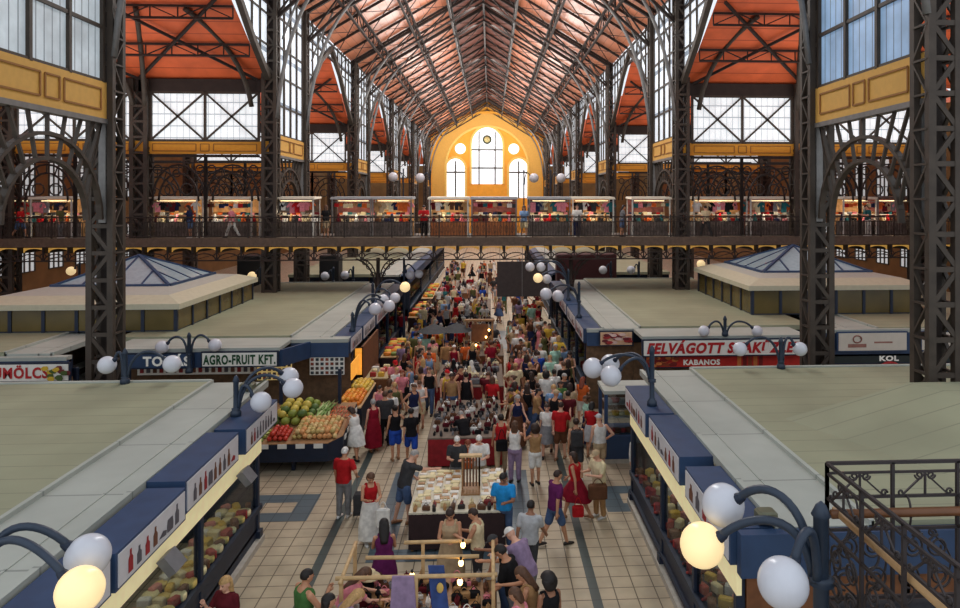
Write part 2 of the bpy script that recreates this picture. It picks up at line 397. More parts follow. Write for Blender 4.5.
# ------------------------------------------------------------------ the hall: floor, roofs, walls, iron frame
X0 = -.6; HW = 10.9; EAVE = 19.4; RIDGE = 26.2; SLOPE = (RIDGE - EAVE) / 11.3
FR = [15.7, 21.6, 37.4, 43.4, 59.3, 65.3, 81.2, 87.2, 103.1, 109.1, 125.0, 131.0]
WIDE = [(21.6, 37.4), (43.4, 59.3), (65.3, 81.2), (87.2, 103.1), (109.1, 125.0)]
NARR = [(15.7, 21.6), (37.4, 43.4), (59.3, 65.3), (81.2, 87.2), (103.1, 109.1), (125.0, 131.0)]
IRON = mat('iron_grey', (66, 57, 49), .55, .15, .2, 3)
IRON2 = mat('iron_brown', (46, 37, 33), .6, .1, .2, 3)
STEEL = mat('steel_pale', (122, 120, 118), .5, .3)
OCHRE = mat('ochre_panel', (212, 164, 82), .7, var=.05)
OCHRE2 = mat('ochre_dark', (150, 102, 48), .7, var=.08)
YWALL = mat('yellow_wall', (232, 160, 54), .8, var=.07, scale=1.5)
CREAMW = mat('cream_moulding', (218, 164, 78), .8, var=.06)
NAVY = mat('navy_paint', (44, 66, 98), .5, var=.12, scale=3)
NAVYD = mat('navy_dark', (24, 36, 56), .5, var=.15)
BLACK = mat('black_paint', (24, 23, 24), .6)
WHITEP = mat('white_panel', (206, 204, 206), .5, var=.04)
ORANGE = lined('orange_boards', (214, 98, 54), (168, 70, 38), 2, .42, .07, .6, .14)
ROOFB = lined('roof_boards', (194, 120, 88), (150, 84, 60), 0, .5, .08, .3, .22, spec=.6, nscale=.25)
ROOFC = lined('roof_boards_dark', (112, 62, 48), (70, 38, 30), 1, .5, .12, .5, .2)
PANE = lined('clerestory_pane', (206, 214, 222), (120, 130, 142), 1, .35, .1, .3, .1, .85, axis2=2, period2=2.6)
PANEG = lined('grey_pane', (168, 178, 184), (96, 106, 114), 1, .33, .12, .3, .22, .55, axis2=2, period2=30)
PANEX = lined('transept_pane', (214, 219, 222), (150, 158, 164), 0, .32, .1, .3, .12, .84, axis2=2, period2=.62)
PANEB = lined('blue_reflection_pane', (132, 160, 190), (84, 100, 120), 1, .33, .12, .3, .2, .5, axis2=2, period2=30)  # blue of reflections on the near right windows, put into the pane colour
PANES = mat('side_pane', (206, 212, 214), .4, var=.08, scale=.6, emit=.5)
PANEW = mat('bright_pane', (236, 240, 244), .4, var=.05, scale=.6, emit=1.15)
WOOD = mat('wood', (150, 112, 74), .6, var=.2, scale=8, stretch=(1, 1, 6))
WOODP = mat('pale_wood', (196, 164, 118), .6, var=.15, scale=8)
REDC = mat('red_drape', (140, 28, 34), .85, var=.2)
GLASS = glassmat('shop_glass', (225, 232, 236), .09)
# floor: beige tiles with dark bands and square inlays, all in one mesh
TILE = lined('floor_tile', (176, 162, 138), (104, 94, 78), 0, .42, .06, .5, .16, spec=.25, axis2=1, period2=.42, nscale=1.6)
TEAL = lined('inlay_tile', (84, 100, 108), (58, 68, 74), 0, .42, .05, .35, .12, axis2=1, period2=.42)
BAND = lined('band_tile', (62, 76, 74), (44, 52, 52), 1, .42, .05, .35, .1)
m = MB(); m.poly([(-34, -6, 0), (34, -6, 0), (34, 136, 0), (-34, 136, 0)], 0)
def flat(x0, y0, x1, y1, mi): m.poly([(x0, y0, .003), (x1, y0, .003), (x1, y1, .003), (x0, y1, .003)], mi)
def ring(x0, y0, x1, y1, w, mi): flat(x0, y0, x1, y0 + w, mi); flat(x0, y1 - w, x1, y1, mi); flat(x0, y0 + w, x0 + w, y1 - w, mi); flat(x1 - w, y0 + w, x1, y1 - w, mi)
flat(-3.86, -6, -3.66, 130, 2); flat(2.02, -6, 2.22, 130, 2)
for yy in (17.65, 39.5, 61.4): ring(-6.4, yy, -4.57, yy + 1.6, .5, 1); ring(3.0, yy + .1, 4.9, yy + 1.7, .5, 1); ring(-2.75, yy - 2.1, 1.05, yy + 3.0, .55, 1)
struct('floor', m, [TILE, TEAL, BAND])
# nave roof
def rh(dx): return RIDGE - SLOPE * abs(dx)
m = MB()
xs = [-11.6, -2.7, 0, 2.7, 11.6]
for i in range(4):
    a, b = xs[i], xs[i + 1]
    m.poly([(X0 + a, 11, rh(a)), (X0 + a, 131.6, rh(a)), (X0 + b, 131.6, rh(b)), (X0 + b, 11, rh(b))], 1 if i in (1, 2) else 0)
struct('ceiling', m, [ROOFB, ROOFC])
# rafters, purlins, trusses
m = MB()
for s in (-1, 1): m.bar((X0 + s * 11.3, 0, rh(11.3) - .16), (X0 + s * .02, 0, rh(0) - .16), .1, .18)
raf = m.build('rafter', IRON2, None, (X0, 0, EAVE)); raf.location.y = 13
tag(raf, 'dark iron rafter running up both slopes under the nave roof boards', 'rafter', 'rafters of the nave roof')
for k in range(1, 36): dup(raf, (X0, 13 + k * 3.3, EAVE))
for i, dx in enumerate((-11.0, -8.4, -5.6, -2.7, 0, 2.7, 5.6, 8.4, 11.0)):
    wh = ['lowest purlin, along the left eave', 'second purlin up the left slope', 'third purlin up the left slope', 'purlin on the left edge of the dark ridge strip', 'purlin right under the roof ridge', 'purlin on the right edge of the dark ridge strip', 'third purlin up the right slope', 'second purlin up the right slope', 'lowest purlin, along the right eave'][i]
    t = thing('purlin', 'long iron lattice beam, ' + wh, 'roof beam', (X0 + dx, 71, rh(dx) - 1.3))
    dp = 1.05 if dx else .7
    for z in (rh(dx) - .34, rh(dx) - .34 - dp):
        m = MB(); m.bar((X0 + dx, 12, z), (X0 + dx, 131, z), .16, .13); m.build('chord', IRON2, t)
    m = MB(); n = 54
    for k in range(n):
        y = 13 + k * 2.19; z1 = rh(dx) - .34; z0 = z1 - dp
        m.bar((X0 + dx, y, z0), (X0 + dx, y, z1), .07); m.bar((X0 + dx, y, z0 if k % 2 else z1), (X0 + dx, y + 2.19, z1 if k % 2 else z0), .06)
    m.build('lattice', IRON2, t)
def arc(p, q, c, n=10):
    P, Q, C_ = Vector(p), Vector(q), Vector(c)
    return [(P * (1 - t) ** 2 + C_ * 2 * t * (1 - t) + Q * t * t) for t in [k / n for k in range(n + 1)]]
t = thing('roof_truss', 'x', 'roof truss', (X0, 0, 12))
m = MB(); ks = [-10.9, -8.4, -5.6, -2.7, 0, 2.7, 5.6, 8.4, 10.9]
for a, b in zip(ks, ks[1:]): m.bar((X0 + a, 0, rh(a) - .4), (X0 + b, 0, rh(b) - .4), .22, .2)
m.build('chord', IRON2, t)
bz = lambda d: rh(d) - (1.55 if abs(d) < 9 else 2.4)
m = MB()
for a, b in zip(ks, ks[1:]): m.bar((X0 + a, 0, bz(a)), (X0 + b, 0, bz(b)), .18, .16)
m.build('chord', IRON2, t)
m = MB()
for i, (a, b) in enumerate(zip(ks, ks[1:])):
    m.bar((X0 + b, 0, bz(b)), (X0 + b, 0, rh(b) - .4), .1)
    m.bar((X0 + a, 0, bz(a) if i < 4 else rh(a) - .4), (X0 + b, 0, (rh(b) - .4) if i < 4 else bz(b)), .09)
m.build('lattice', IRON2, t)
for s in (-1, 1):
    m = MB(); m.tube(arc((X0 + s * 10.5, -.3, 12.2), (X0 + s * 7.2, 0, rh(7.2) - 1.1), (X0 + s * 10.1, -.2, 18.2)), .1, 6); m.tube(arc((X0 + s * 10.3, 0, 16.4), (X0 + s * 9, 0, rh(9) - 1.4), (X0 + s * 9.8, 0, 18)), .06, 5); m.build('bracket', STEEL, t)
for i, y in enumerate(FR):
    lb = f'iron roof truss with curved brackets, {ORD[i]} from the front of the nave' if i < 9 else f'iron roof truss with curved brackets, {["third last","second last","last"][i-9]} one before the yellow end wall'
    if i == 0: t.location.y = y; t['label'] = lb
    else: dup(t, (X0, y, 12), lb)
# crossed roof bracing per bay
for i, (a, b) in enumerate(zip(FR, FR[1:])):
    if a < 30: continue
    m = MB()
    for u, v in zip(ks, ks[1:]):
        za, zb = rh(u) - .3, rh(v) - .3
        nseg = 3 if b - a > 8 else 1
        for q in range(nseg):
            y0 = a + (b - a) * q / nseg; y1 = a + (b - a) * (q + 1) / nseg
            m.bar((X0 + u, y0, za), (X0 + v, y1, zb), .05); m.bar((X0 + v, y0, zb), (X0 + u, y1, za), .05)
    o = m.build('roof_bracing', IRON2); tag(o, f'crossed thin bracing rods between the {ORD[i]} and {ORD[i+1]} nave roof trusses', 'bracing')
# lattice columns
def column(name, H, w, d, lab, cat, pitch):
    t = thing(name, lab, cat, (0, 0, 0)); m = MB(); L = .085 * (w / .39)
    for sx in (-1, 1):
        for sy in (-1, 1):
            p = MB(); x, y = sx * (w - L), sy * (d - L); p.box(x - L, y - L, 0, x + L, y + L, H); p.build('corner_post', IRON, t)
    n = int(H / pitch)
    for sy in (-1, 1):
        p = MB()
        for k in range(n):
            z = k * pitch; y = sy * d * .9; a, b = (-w + L, w - L) if k % 2 else (w - L, -w + L)
            p.bar((-w + L, y, z), (w - L, y, z), .05, .12); p.bar((a, y, z), (b, y, z + pitch), .05, .11)
        p.build('lattice', IRON, t)
    for sx in (-1, 1):
        p = MB()
        for k in range(n):
            z = k * pitch; x = sx * w * .9; a, b = (-d + L, d - L) if k % 2 else (d - L, -d + L)
            p.bar((x, -d + L, z), (x, d - L, z), .1, .05); p.bar((x, a, z), (x, b, z + pitch), .09, .05)
        p.build('lattice', IRON, t)
    p = MB(); p.box(-w * .32, -d * .1, 0, w * .32, d * .3, H); p.build('web_plate', IRON2, t)
    p = MB(); p.box(-w - .06, -d - .06, 0, w + .06, d + .06, .5); p.build('base', IRON, t)
    return t
big = column('iron_column', EAVE, .39, .37, 'x', 'column', .8)
first = True
for s, side in ((-1, 'left'), (1, 'right')):
    for i, y in enumerate(FR):
        if s < 0 and i == 0: continue
        lb = {(-1, 1): 'tall dark lattice column standing before the pyramid skylight on the left', (1, 0): 'tall lattice column at the right border of the picture', (1, 1): 'tall lattice column rising behind the red FELVÁGOTT sign',
              (-1, 2): 'tall lattice column on the left where the bridge gallery begins', (1, 2): 'tall lattice column on the right where the bridge gallery ends'}.get((s, i), f'tall nave column on the {side}, {ORD[i]} from the front beyond the bridge')
        L = (X0 + s * HW, y, 0)
        if first: big.location = L; big['label'] = lb; first = False
        else: dup(big, L, lb)
sm = column('side_column', 14.2, .45, .4, 'x', 'column', .8); first = True
for s, side in ((-1, 'left'), (1, 'right')):
    for y1 in (37.4, 59.3, 81.2, 103.1):
        for j, dx in enumerate((17.5, 24.2)):
            if y1 > 60 and j: continue
            nm = {37.4: 'at the cross gallery', 59.3: 'at the second transept window', 81.2: 'at the third transept window', 103.1: 'at the fourth transept window'}[y1]
            L = (X0 + s * dx, y1, 0); lb = f'slimmer lattice column {nm}, {["inner", "outer"][j]} one on the {side}'
            if first: sm.location = L; sm['label'] = lb; first = False
            else: dup(sm, L, lb)
# nave wall of the narrow bays: clerestory window, ochre panel, arched girder
wn = [0]; tn = [0]
def nwin(): wn[0] += 1; return f'window_{wn[0]}'
def ntrim(): tn[0] += 1; return f'trim_{tn[0]}'
for i, (a, b) in enumerate(NARR):
    for s, side in ((-1, 'left'), (1, 'right')):
        x = X0 + s * (HW - .1); ya, yb = a + .5, b - .5
        blue = i == 0
        w = MB(); w.box(x - .02, ya, 11.45, x + .02, yb, EAVE); wo = struct(nwin(), w, (PANEB if s > 0 else PANEG) if blue else PANE)
        f = MB(); nb = 3 if blue else 4
        for k in range(nb + 1): y = ya + (yb - ya) * k / nb; f.bar((x - s * .06, y, 11.4), (x - s * .06, y, EAVE), .12, .12)
        for k in range(6): z = 11.45 + k * 1.58; f.bar((x - s * .06, ya, z), (x - s * .06, yb, z), .08, .1)
        f.build('window_frame', IRON, wo)
        p = MB(); p.box(x - .12, ya - .4, 10.35, x + .12, yb + .4, 11.42); xi = x - s * .13
        def rect(y0, y1, z0, z1):
            for q in (((y0, z0), (y1, z0)), ((y0, z1), (y1, z1)), ((y0, z0), (y0, z1)), ((y1, z0), (y1, z1))): p.bar((xi, q[0][0], q[0][1]), (xi, q[1][0], q[1][1]), .05, .05, 1)
        mid = (ya + yb) / 2; rect(ya + .2, mid - .5, 10.6, 11.2); rect(mid - .3, mid + .3, 10.6, 11.2); rect(mid + .5, yb - .2, 10.6, 11.2)
        struct(ntrim(), p, [OCHRE, OCHRE2])
        g = thing('arched_girder', f'iron arch with radial struts under the ochre panel, {ORD[i]} narrow bay on the {side}', 'girder', (x, mid, 8))
        m = MB(); m.bar((x, a, 10.28), (x, b, 10.28), .3, .14); m.bar((x, ya - .2, 7.3), (x, ya - .2, 10.3), .2); m.bar((x, yb + .2, 7.3), (x, yb + .2, 10.3), .2); R1 = (yb - ya) / 2; m.build('chord', STEEL, g)
        for rr, zc in ((1, 7.4), (.72, 7.4)):
            m = MB(); P = [(x, mid + R1 * rr * math.cos(t), zc + 2.3 * rr * math.sin(t)) for t in [pi * q / 16 for q in range(17)]]
            for u, v in zip(P, P[1:]): m.bar(u, v, .16, .1)
            m.build('arch', IRON, g)
        m = MB()
        for q in range(1, 12):
            t = pi * q / 12; u = (x, mid + R1 * .72 * math.cos(t), 7.4 + 2.3 * .72 * math.sin(t)); tt = math.cos(t) * 1.05
            m.bar(u, (x, mid + R1 * max(-1, min(1, tt * 1.15)), 10.2), .09, .06)
        m.build('strut', IRON, g)
        # longitudinal beam and eave wall
SCREENS = []
# glazed spandrels of the wide bays and transept roofs, end planes
for i, (a, b) in enumerate(WIDE):
    mid = (a + b) / 2
    for s, side in ((-1, 'left'), (1, 'right')):
        x = X0 + s * (HW + .1); w = MB(); TZ = 14.4
        for y0, sg in ((a + .4, 1), (b - .4, -1)):
            pts = [(x, y0, TZ), (x, y0 + sg * 2.4, 15.9), (x, y0 + sg * 4.6, 17.6), (x, mid, 19.0), (x, mid, EAVE + .1), (x, y0, EAVE + .1)]
            w.poly(pts)
        wo = struct(nwin(), w, PANE); f = MB()
        for y0, sg in ((a + .4, 1), (b - .4, -1)):
            q = [(x - s * .08, y0, TZ - .1), (x - s * .08, y0 + sg * 2.4, 15.8), (x - s * .08, y0 + sg * 4.6, 17.5), (x - s * .08, mid, 18.9)]
            for u, v in zip(q, q[1:]): f.bar(u, v, .26, .34)
            for dy, z in ((1.2, 15.1), (2.4, 15.9), (3.8, 17), (5.2, 18)): f.bar((x - s * .06, y0 + sg * dy, z), (x - s * .06, y0 + sg * dy, EAVE), .09)
            for z, L in ((16, 2.4), (17.6, 4.6)): f.bar((x - s * .06, y0, z), (x - s * .06, y0 + sg * L, z), .08)
        f.build('window_frame', IRON, wo)
        xa, xb = X0 + s * 11.2, X0 + s * 31
        m = MB(); m.poly([(xa, a - .3, 14.15), (xb, a - .3, 14.15), (xb, mid, 18.9), (xa, mid, 18.9)]); m.poly([(xa, mid, 18.9), (xb, mid, 18.9), (xb, b + .3, 14.15), (xa, b + .3, 14.15)])
        struct(f'ceiling_{"left" if s < 0 else "right"}_{i+1}', m, ORANGE)
        if i > 3: continue
        # far slope: lattice purlins, truss and cross braces
        sl = lambda y: 14.15 + 4.75 * (b + .3 - y) / (b + .3 - mid)
        for j, dy in enumerate((2.4, 4.6)):
            y = b - dy; t = thing('transept_beam', f'horizontal lattice beam under the orange {side} transept roof, {["lower", "upper"][j]} one, bay {["nearest", "second", "third", "fourth"][i]}', 'roof beam', (X0 + s * 17, y, sl(y) - .9))
            for z in (sl(y) - .15, sl(y) - .7):
                m = MB(); m.bar((xa, y, z), (xb, y, z), .1); m.build('chord', IRON2, t)
            m = MB()
            for k in range(16):
                u = xa + (xb - xa) * k / 16; v = xa + (xb - xa) * (k + 1) / 16; z0, z1 = sl(y) - .7, sl(y) - .15
                m.bar((u, y, z0), (u, y, z1), .05); m.bar((u, y, z1 if k % 2 else z0), (v, y, z0 if k % 2 else z1), .05)
            m.build('lattice', IRON2, t)
        t = thing('transept_bracing', f'crossed braces under the orange roof of the {["nearest", "second", "third", "fourth"][i]} {side} transept', 'bracing', (X0 + s * 16, b - 3, 14))
        for u, v in ((11.5, 17.5), (17.5, 24.2)):
            for p, q in (((u, b - .3), (v, b - 5.4)), ((v, b - .3), (u, b - 5.4))):
                m = MB(); m.bar((X0 + s * p[0], p[1], sl(p[1]) - .3), (X0 + s * q[0], q[1], sl(q[1]) - .3), .13); m.build('brace', IRON2, t)
            m = MB(); c0 = X0 + s * (u + .3); m.tube(arc((c0, b - .3, 12.8), (c0 + s * 1.6, b - 4.5, sl(b - 4.5) - .2), (c0 + s * .2, b - 1, 15.6)), .13, 6); m.build('brace', IRON, t)
            m = MB(); c0 = X0 + s * (v - .3); m.tube(arc((c0, b - .3, 12.8), (c0 - s * 1.6, b - 4.5, sl(b - 4.5) - .2), (c0 - s * .2, b - 1, 15.6)), .13, 6); m.build('brace', IRON, t)
        # end plane of the transept
        bays = [(11.5, 17.0), (18.0, 23.7)] if i < 2 else [(11.5, 17.0)]
        for j, (u, v) in enumerate(bays):
            xl, xr = sorted((X0 + s * u, X0 + s * v)); xm = (xl + xr) / 2; y = b
            w = MB(); w.box(xl, y - .02, 11.05, xr, y + .02, 13.55); wo = struct(nwin(), w, PANEX)
            f = MB()
            for xx in (xl, xm, xr): f.bar((xx, y - .08, 11), (xx, y - .08, 13.6), .12)
            for p, q in ((xl, xm), (xm, xr)): f.bar((p, y - .12, 11.05), (q, y - .12, 13.55), .09); f.bar((q, y - .12, 11.05), (p, y - .12, 13.55), .09)
            for z in (11.05, 13.55): f.bar((xl, y - .08, z), (xr, y - .08, z), .12)
            f.build('window_frame', IRON, wo)
            p = MB(); p.box(xl - .5, y - .1, 10.35, xr + .5, y + .1, 11.02)
            for q0, q1 in ((xl + .1, xm - .45), (xm - .22, xm + .22), (xm + .45, xr - .1)):
                for e in (((q0, 10.5), (q1, 10.5)), ((q0, 10.87), (q1, 10.87)), ((q0, 10.5), (q0, 10.87)), ((q1, 10.5), (q1, 10.87))): p.bar((e[0][0], y - .11, e[0][1]), (e[1][0], y - .11, e[1][1]), .04, .04, 1)
            struct(ntrim(), p, [mat('ochre_bright', (222, 156, 52), .7, var=.05), OCHRE2])
            g = MB(); g.box(xl - .6, y - .15, 13.6, xr + .6, y + .15, 14.25); struct(ntrim(), g, IRON2)
            if i > 1: continue
            t = thing('arch_screen', f'scrolled iron arch screen, {["inner", "outer"][j]} {side} bay of the {["nearest", "second"][i]} transept', 'iron screen', (xm, y, 8))
            m = MB(); m.bar((xl, y, 10.25), (xr, y, 10.25), .14); m.bar((xl, y, 9.9), (xr, y, 9.9), .08); m.build('chord', IRON2, t)
            for p, q in ((xl, xm), (xm, xr)):
                m = MB(); c = (p + q) / 2; r = (q - p) / 2
                for rr in (.97, .74): m.tube([(c + r * rr * math.cos(th), y, 7.9 + 1.95 * rr * math.sin(th)) for th in [pi * k / 12 for k in range(13)]], .055, 5)
                for k in range(1, 8):
                    th = pi * k / 8; m.bar((c + r * .74 * math.cos(th), y, 7.9 + 1.95 * .74 * math.sin(th)), (c + r * .97 * math.cos(th), y, 7.9 + 1.95 * .97 * math.sin(th)), .05)
                for sx in (-1, 1): m.tube([(c + sx * r * .78 + .22 * math.cos(th), y, 9.55 + .22 * math.sin(th)) for th in [2 * pi * k / 10 for k in range(11)]], .04, 4); m.tube([(c + sx * r * .3 + .3 * math.cos(th), y, 8.5 + .3 * math.sin(th)) for th in [2 * pi * k / 10 for k in range(11)]], .04, 4)
                m.build('arch', IRON2, t)
                m = MB(); m.bar((q if q == xm else p, y, 6), (q if q == xm else p, y, 10.2), .14); m.build('post', IRON2, t)
            if i == 0: SCREENS.append((t, j, side, xm))
for t, j, side, xm in SCREENS: dup(t, (xm, 43.3, 8), f'scrolled iron arch screen behind the gallery, {["inner", "outer"][j]} {side} bay')
# outer walls
for s, side in ((-1, 'left'), (1, 'right')):
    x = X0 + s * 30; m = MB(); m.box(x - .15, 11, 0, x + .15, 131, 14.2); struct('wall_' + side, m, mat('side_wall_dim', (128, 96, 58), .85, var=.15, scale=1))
    for k in range(12):
        y = 29 + k * 3.1; xi = x - s * .18
        for z0, z1 in ((3.2, 5.3), (8.2, 10.6)):
            w = MB(); P = [(xi, y - .8, z0), (xi, y + .8, z0)] + [(xi, y + .8 * math.cos(t), z1 + .8 * math.sin(t)) for t in [pi * q / 8 for q in range(9)]]; w.poly(P)
            wo = struct(nwin(), w, PANES); f = MB()
            for dy in (-.8, -.27, .27, .8): f.bar((xi - s * .05, y + dy, z0), (xi - s * .05, y + dy, z1 + (.7 if abs(dy) < .5 else 0)), .08)
            for q in range(4): f.bar((xi - s * .05, y - .8, z0 + q * .7), (xi - s * .05, y + .8, z0 + q * .7), .06)
            f.build('window_frame', IRON, wo)
# far gable wall
YE = 131.4
m = MB(); m.prism([(X0 - 11.6, YE, 0), (X0 + 11.6, YE, 0), (X0 + 11.6, YE, rh(11.6)), (X0, YE, RIDGE), (X0 - 11.6, YE, rh(11.6))], (0, .4, 0)); struct('wall_back', m, YWALL)
for s, side in ((-1, 'left'), (1, 'right')):
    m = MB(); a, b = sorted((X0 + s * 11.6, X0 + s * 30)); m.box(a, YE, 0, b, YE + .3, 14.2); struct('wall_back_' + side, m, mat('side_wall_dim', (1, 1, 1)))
def arcband(r0, r1, z, d, zb, matl):
    m = MB(); n = 28; A = [pi * k / n for k in range(n + 1)]
    o = [(X0 + r1 * math.cos(t), z + r1 * math.sin(t)) for t in A]; q = [(X0 + r0 * math.cos(t), z + r0 * math.sin(t)) for t in A]
    o = [(X0 + r1, zb)] + o + [(X0 - r1, zb)]; q = [(X0 + r0, zb)] + q + [(X0 - r0, zb)]
    for k in range(len(o) - 1): m.prism([(o[k][0], YE - d, o[k][1]), (o[k + 1][0], YE - d, o[k + 1][1]), (q[k + 1][0], YE - d, q[k + 1][1]), (q[k][0], YE - d, q[k][1])], (0, d, 0))
    struct(ntrim(), m, matl)
arcband(7.9, 10.3, 13.7, .35, 5.5, CREAMW); arcband(7.5, 7.9, 13.9, .5, 5.5, mat('moulding_light', (230, 190, 100), .8)); arcband(10.3, 10.7, 13.7, .5, 5.5, YWALL)
def archwin(xc, w, z0, z1, rows, fr):
    P = [(xc - w, YE - .12, z0), (xc + w, YE - .12, z0)] + [(xc + w * math.cos(t), YE - .12, z1 + w * 1.12 * math.sin(t)) for t in [pi * k / 16 for k in range(17)]]
    m = MB(); m.poly(P); wo = struct(nwin(), m, PANEW); f = MB()
    for dx in fr: f.bar((xc + dx, YE - .2, z0), (xc + dx, YE - .2, z1 + (w * .85 if abs(dx) < w * .6 else 0)), .26)
    for z in rows: f.bar((xc - w, YE - .2, z), (xc + w, YE - .2, z), .28)
    f.build('window_frame', IRON, wo)
    s2 = MB(); Q = [(xc - w - .2, YE - .14, z0)] + [(xc + (w + .2) * math.cos(t), YE - .14, z1 + (w + .2) * 1.12 * math.sin(t)) for t in [pi - pi * k / 16 for k in range(17)]] + [(xc + w + .2, YE - .14, z0)]
    for u, v in zip(Q, Q[1:]): s2.bar(u, v, .4, .3, 0, (0, 1, 0))
    s2.build('window_surround', mat('moulding_light', (230, 190, 100), .8), wo)
archwin(X0, 2.85, 10.8, 18.2, (13.8, 17.2), (-1.5, 1.5)); archwin(X0 - 5.9, 1.75, 8.2, 13.6, (13.0,), (0,)); archwin(X0 + 5.9, 1.75, 8.2, 13.6, (13.0,), (0,))
for s in (-1, 1):
    m = MB(); m.lathe((0, 0, 0), [(.01, 0), (1, 0), (1, .1), (.01, .1)], 20); m.v = [(X0 + s * 5.0 + v[0], YE - .1 - v[2], 17.4 + v[1]) for v in m.v]; struct(nwin(), m, PANEW)
t = thing('wall_clock', 'round clock hanging before the tall central window of the end wall', 'clock', (X0, YE - .5, 18.2))
m = MB(); m.lathe((0, 0, 0), [(.01, 0), (.85, 0), (.85, .12), (.01, .12)], 20); m.v = [(X0 + v[0], YE - .3 - v[2], 19.1 + v[1]) for v in m.v]; m.build('rim', mat('clock_rim', (70, 76, 60), .5), t)
m = MB(); m.lathe((0, 0, 0), [(.01, 0), (.55, 0), (.55, .05), (.01, .05)], 20); m.v = [(X0 + v[0], YE - .43 - v[2], 19.1 + v[1]) for v in m.v]; m.build('dial', mat('clock_dial', (206, 190, 130), .5), t)
for L, a in ((.3, .6), (.45, 2.4)):
    m = MB(); m.bar((X0, YE - .5, 19.1), (X0 + L * math.sin(a), YE - .5, 19.1 + L * math.cos(a)), .06, .03); m.build('hand', BLACK, t)
# ------------------------------------------------------------------ market kiosks, their roofs, skylights and signs
RGREY = lined('roof_sheet_grey', (164, 168, 160), (136, 140, 134), 1, 2.4, .02, .6, .1, nscale=.8, spec=.25)
RBEIGE = lined('roof_sheet_beige', (146, 147, 122), (128, 128, 107), 1, .6, .05, .65, .12, nscale=.5, spec=.25)
STONE = mat('stone_plinth', (176, 170, 158), .6)
INSIDE = mat('shop_interior', (96, 72, 50), .8, var=.3)
LITSTRIP = mat('lit_header', (232, 218, 168), .6, var=.05, emit=.35)
SHELF = mat('shelf_white', (200, 196, 186), .5)
WALLB = mat('kiosk_panel_brown', (120, 76, 46), .7, var=.2)
def kiosk(label, s, xf, xb, y0, y1, ry1, post_ys, fasc=None, tier=False, near=True, header=True, fy=None):
    """s=-1: front looks to +x (left of the aisle). d = depth behind the front"""
    X = lambda d: xf + s * d
    t = thing('kiosk', label, 'market kiosk', ((xf + xb) / 2, (y0 + y1) / 2, 0))
    m = MB(); ya = y0 - (.0 if near else .2)
    def slab(d0, d1, ya, yb, z0, z1, mi):
        a, b = sorted((X(d0), X(d1))); m.box(a, ya, z0, b, yb, z1, mi)
    D = abs(xb - xf); slab(.66, 2.1, ya, ry1, 2.95, 3.07, 0); slab(2.1, D, ya, ry1, 2.95, 3.13, 1)
    slab(.62, .72, ya, ry1, 2.95, 3.11, 0); slab(1.06, 1.1, ya, ry1, 3.0, 3.085, 0); slab(2.06, 2.14, ya, ry1, 3, 3.15, 0); slab(2.1, D, ry1 - .12, ry1, 2.9, 3.17, 0)
    if tier:
        a = [(6.4, 15.2), (17, 15.2), (17, 8.5), (9.6, 8.5)]; 
        m.loft([[(x, y, 3.1) for x, y in a], [(x + (2.9 if i in (0, 3) else 0), y - (.1 if i < 2 else 0), 3.92) for i, (x, y) in enumerate(a)]], 1, False)
    m.build('roof', [RGREY, RBEIGE], t)
    m = MB()
    if fasc:
        a, b = sorted((X(0.02), X(.66))); m.box(a, fasc[0], 2.5, b, fasc[1], 3.03); m.build('fascia', NAVY, t)
    for y in post_ys:
        m = MB(); a, b = sorted((X(.03), X(.17))); m.bevbox(a, y - .07, 0, b, y + .07, 2.55, .015); a, b = sorted((X(-.03), X(.23))); m.box(a, y - .11, 0, b, y + .11, .3); m.build('post', NAVYD, t)
    m = MB(); a, b = sorted((X(-.06), X(.5))); m.box(a, y0, 0, b, y1, .14); m.build('plinth', STONE, t)
    m = MB(); a, b = sorted((X(.06), X(.85))); m.box(a, y0, .14, b, y1, .8); a, b = sorted((X(.0), X(.2))); m.box(a, y0, .74, b, y1, .86); m.box(a, y0, .3, X(.06) if s < 0 else b - .14, y1, .36); m.build('counter', NAVYD, t)
    if header:
        m = MB(); a, b = sorted((X(.02), X(.1))); m.box(a, y0, 2.06, b, y1, 2.5); m.build('header_panel', LITSTRIP, t)
    for p, q in zip(post_ys, post_ys[1:]):
        m = MB(); a, b = sorted((X(.085), X(.1))); m.box(a, p + .08, .86, b, q - .08, 2.06); m.build('window_pane', GLASS, t)
    m = MB(); a, b = sorted((X(2.6), X(2.7))); m.box(a, y0, 0, b, y1, 2.9); m.build('back_panel', INSIDE, t)
    for z in (1.15, 1.62):
        m = MB(); a, b = sorted((X(2.1), X(2.6))); m.box(a, y0 + .2, z, b, y1 - .2, z + .04); m.build('shelf', SHELF, t)
    # end walls
    for y, dy in ((y0, .08), (y1, -.08)):
        m = MB(); a, b = sorted((X(.18), xb)); yy = sorted((y, y + dy)); m.box(a, yy[0], 0, b, yy[1], 2.95); m.build('end_panel', WALLB if y == y0 and near else NAVYD, t)
    return t
def goods(mb, name, mats, label, cat, group, spots, scl=(.85, 1.15)):
    """one shape, then copies sharing its mesh"""
    me = mb.mesh(name, mats[0] if not isinstance(mats[0], list) else mats[0])
    out = []
    for i, p in enumerate(spots):
        mm = mats[i % len(mats)]
        o = inst(name, me, mm if isinstance(mm, list) else [mm], None, p[:3], p[3] if len(p) > 3 else RN.uniform(0, 6.28), RN.uniform(*scl))
        tag(o, label, cat, group); out.append(o)
    return out
K1 = kiosk('large navy kiosk with grey sheet roof filling the lower left', -1, -5.35, -17, 7.5, 16.75, 19.2, [7.6, 10.3, 13.4, 16.6], near=True)
K2 = kiosk('large navy kiosk with grey sheet roof filling the lower right', 1, 3.66, 17, 10.3, 18.3, 19.9, [10.4, 12.6, 15.0, 18.2], tier=True)
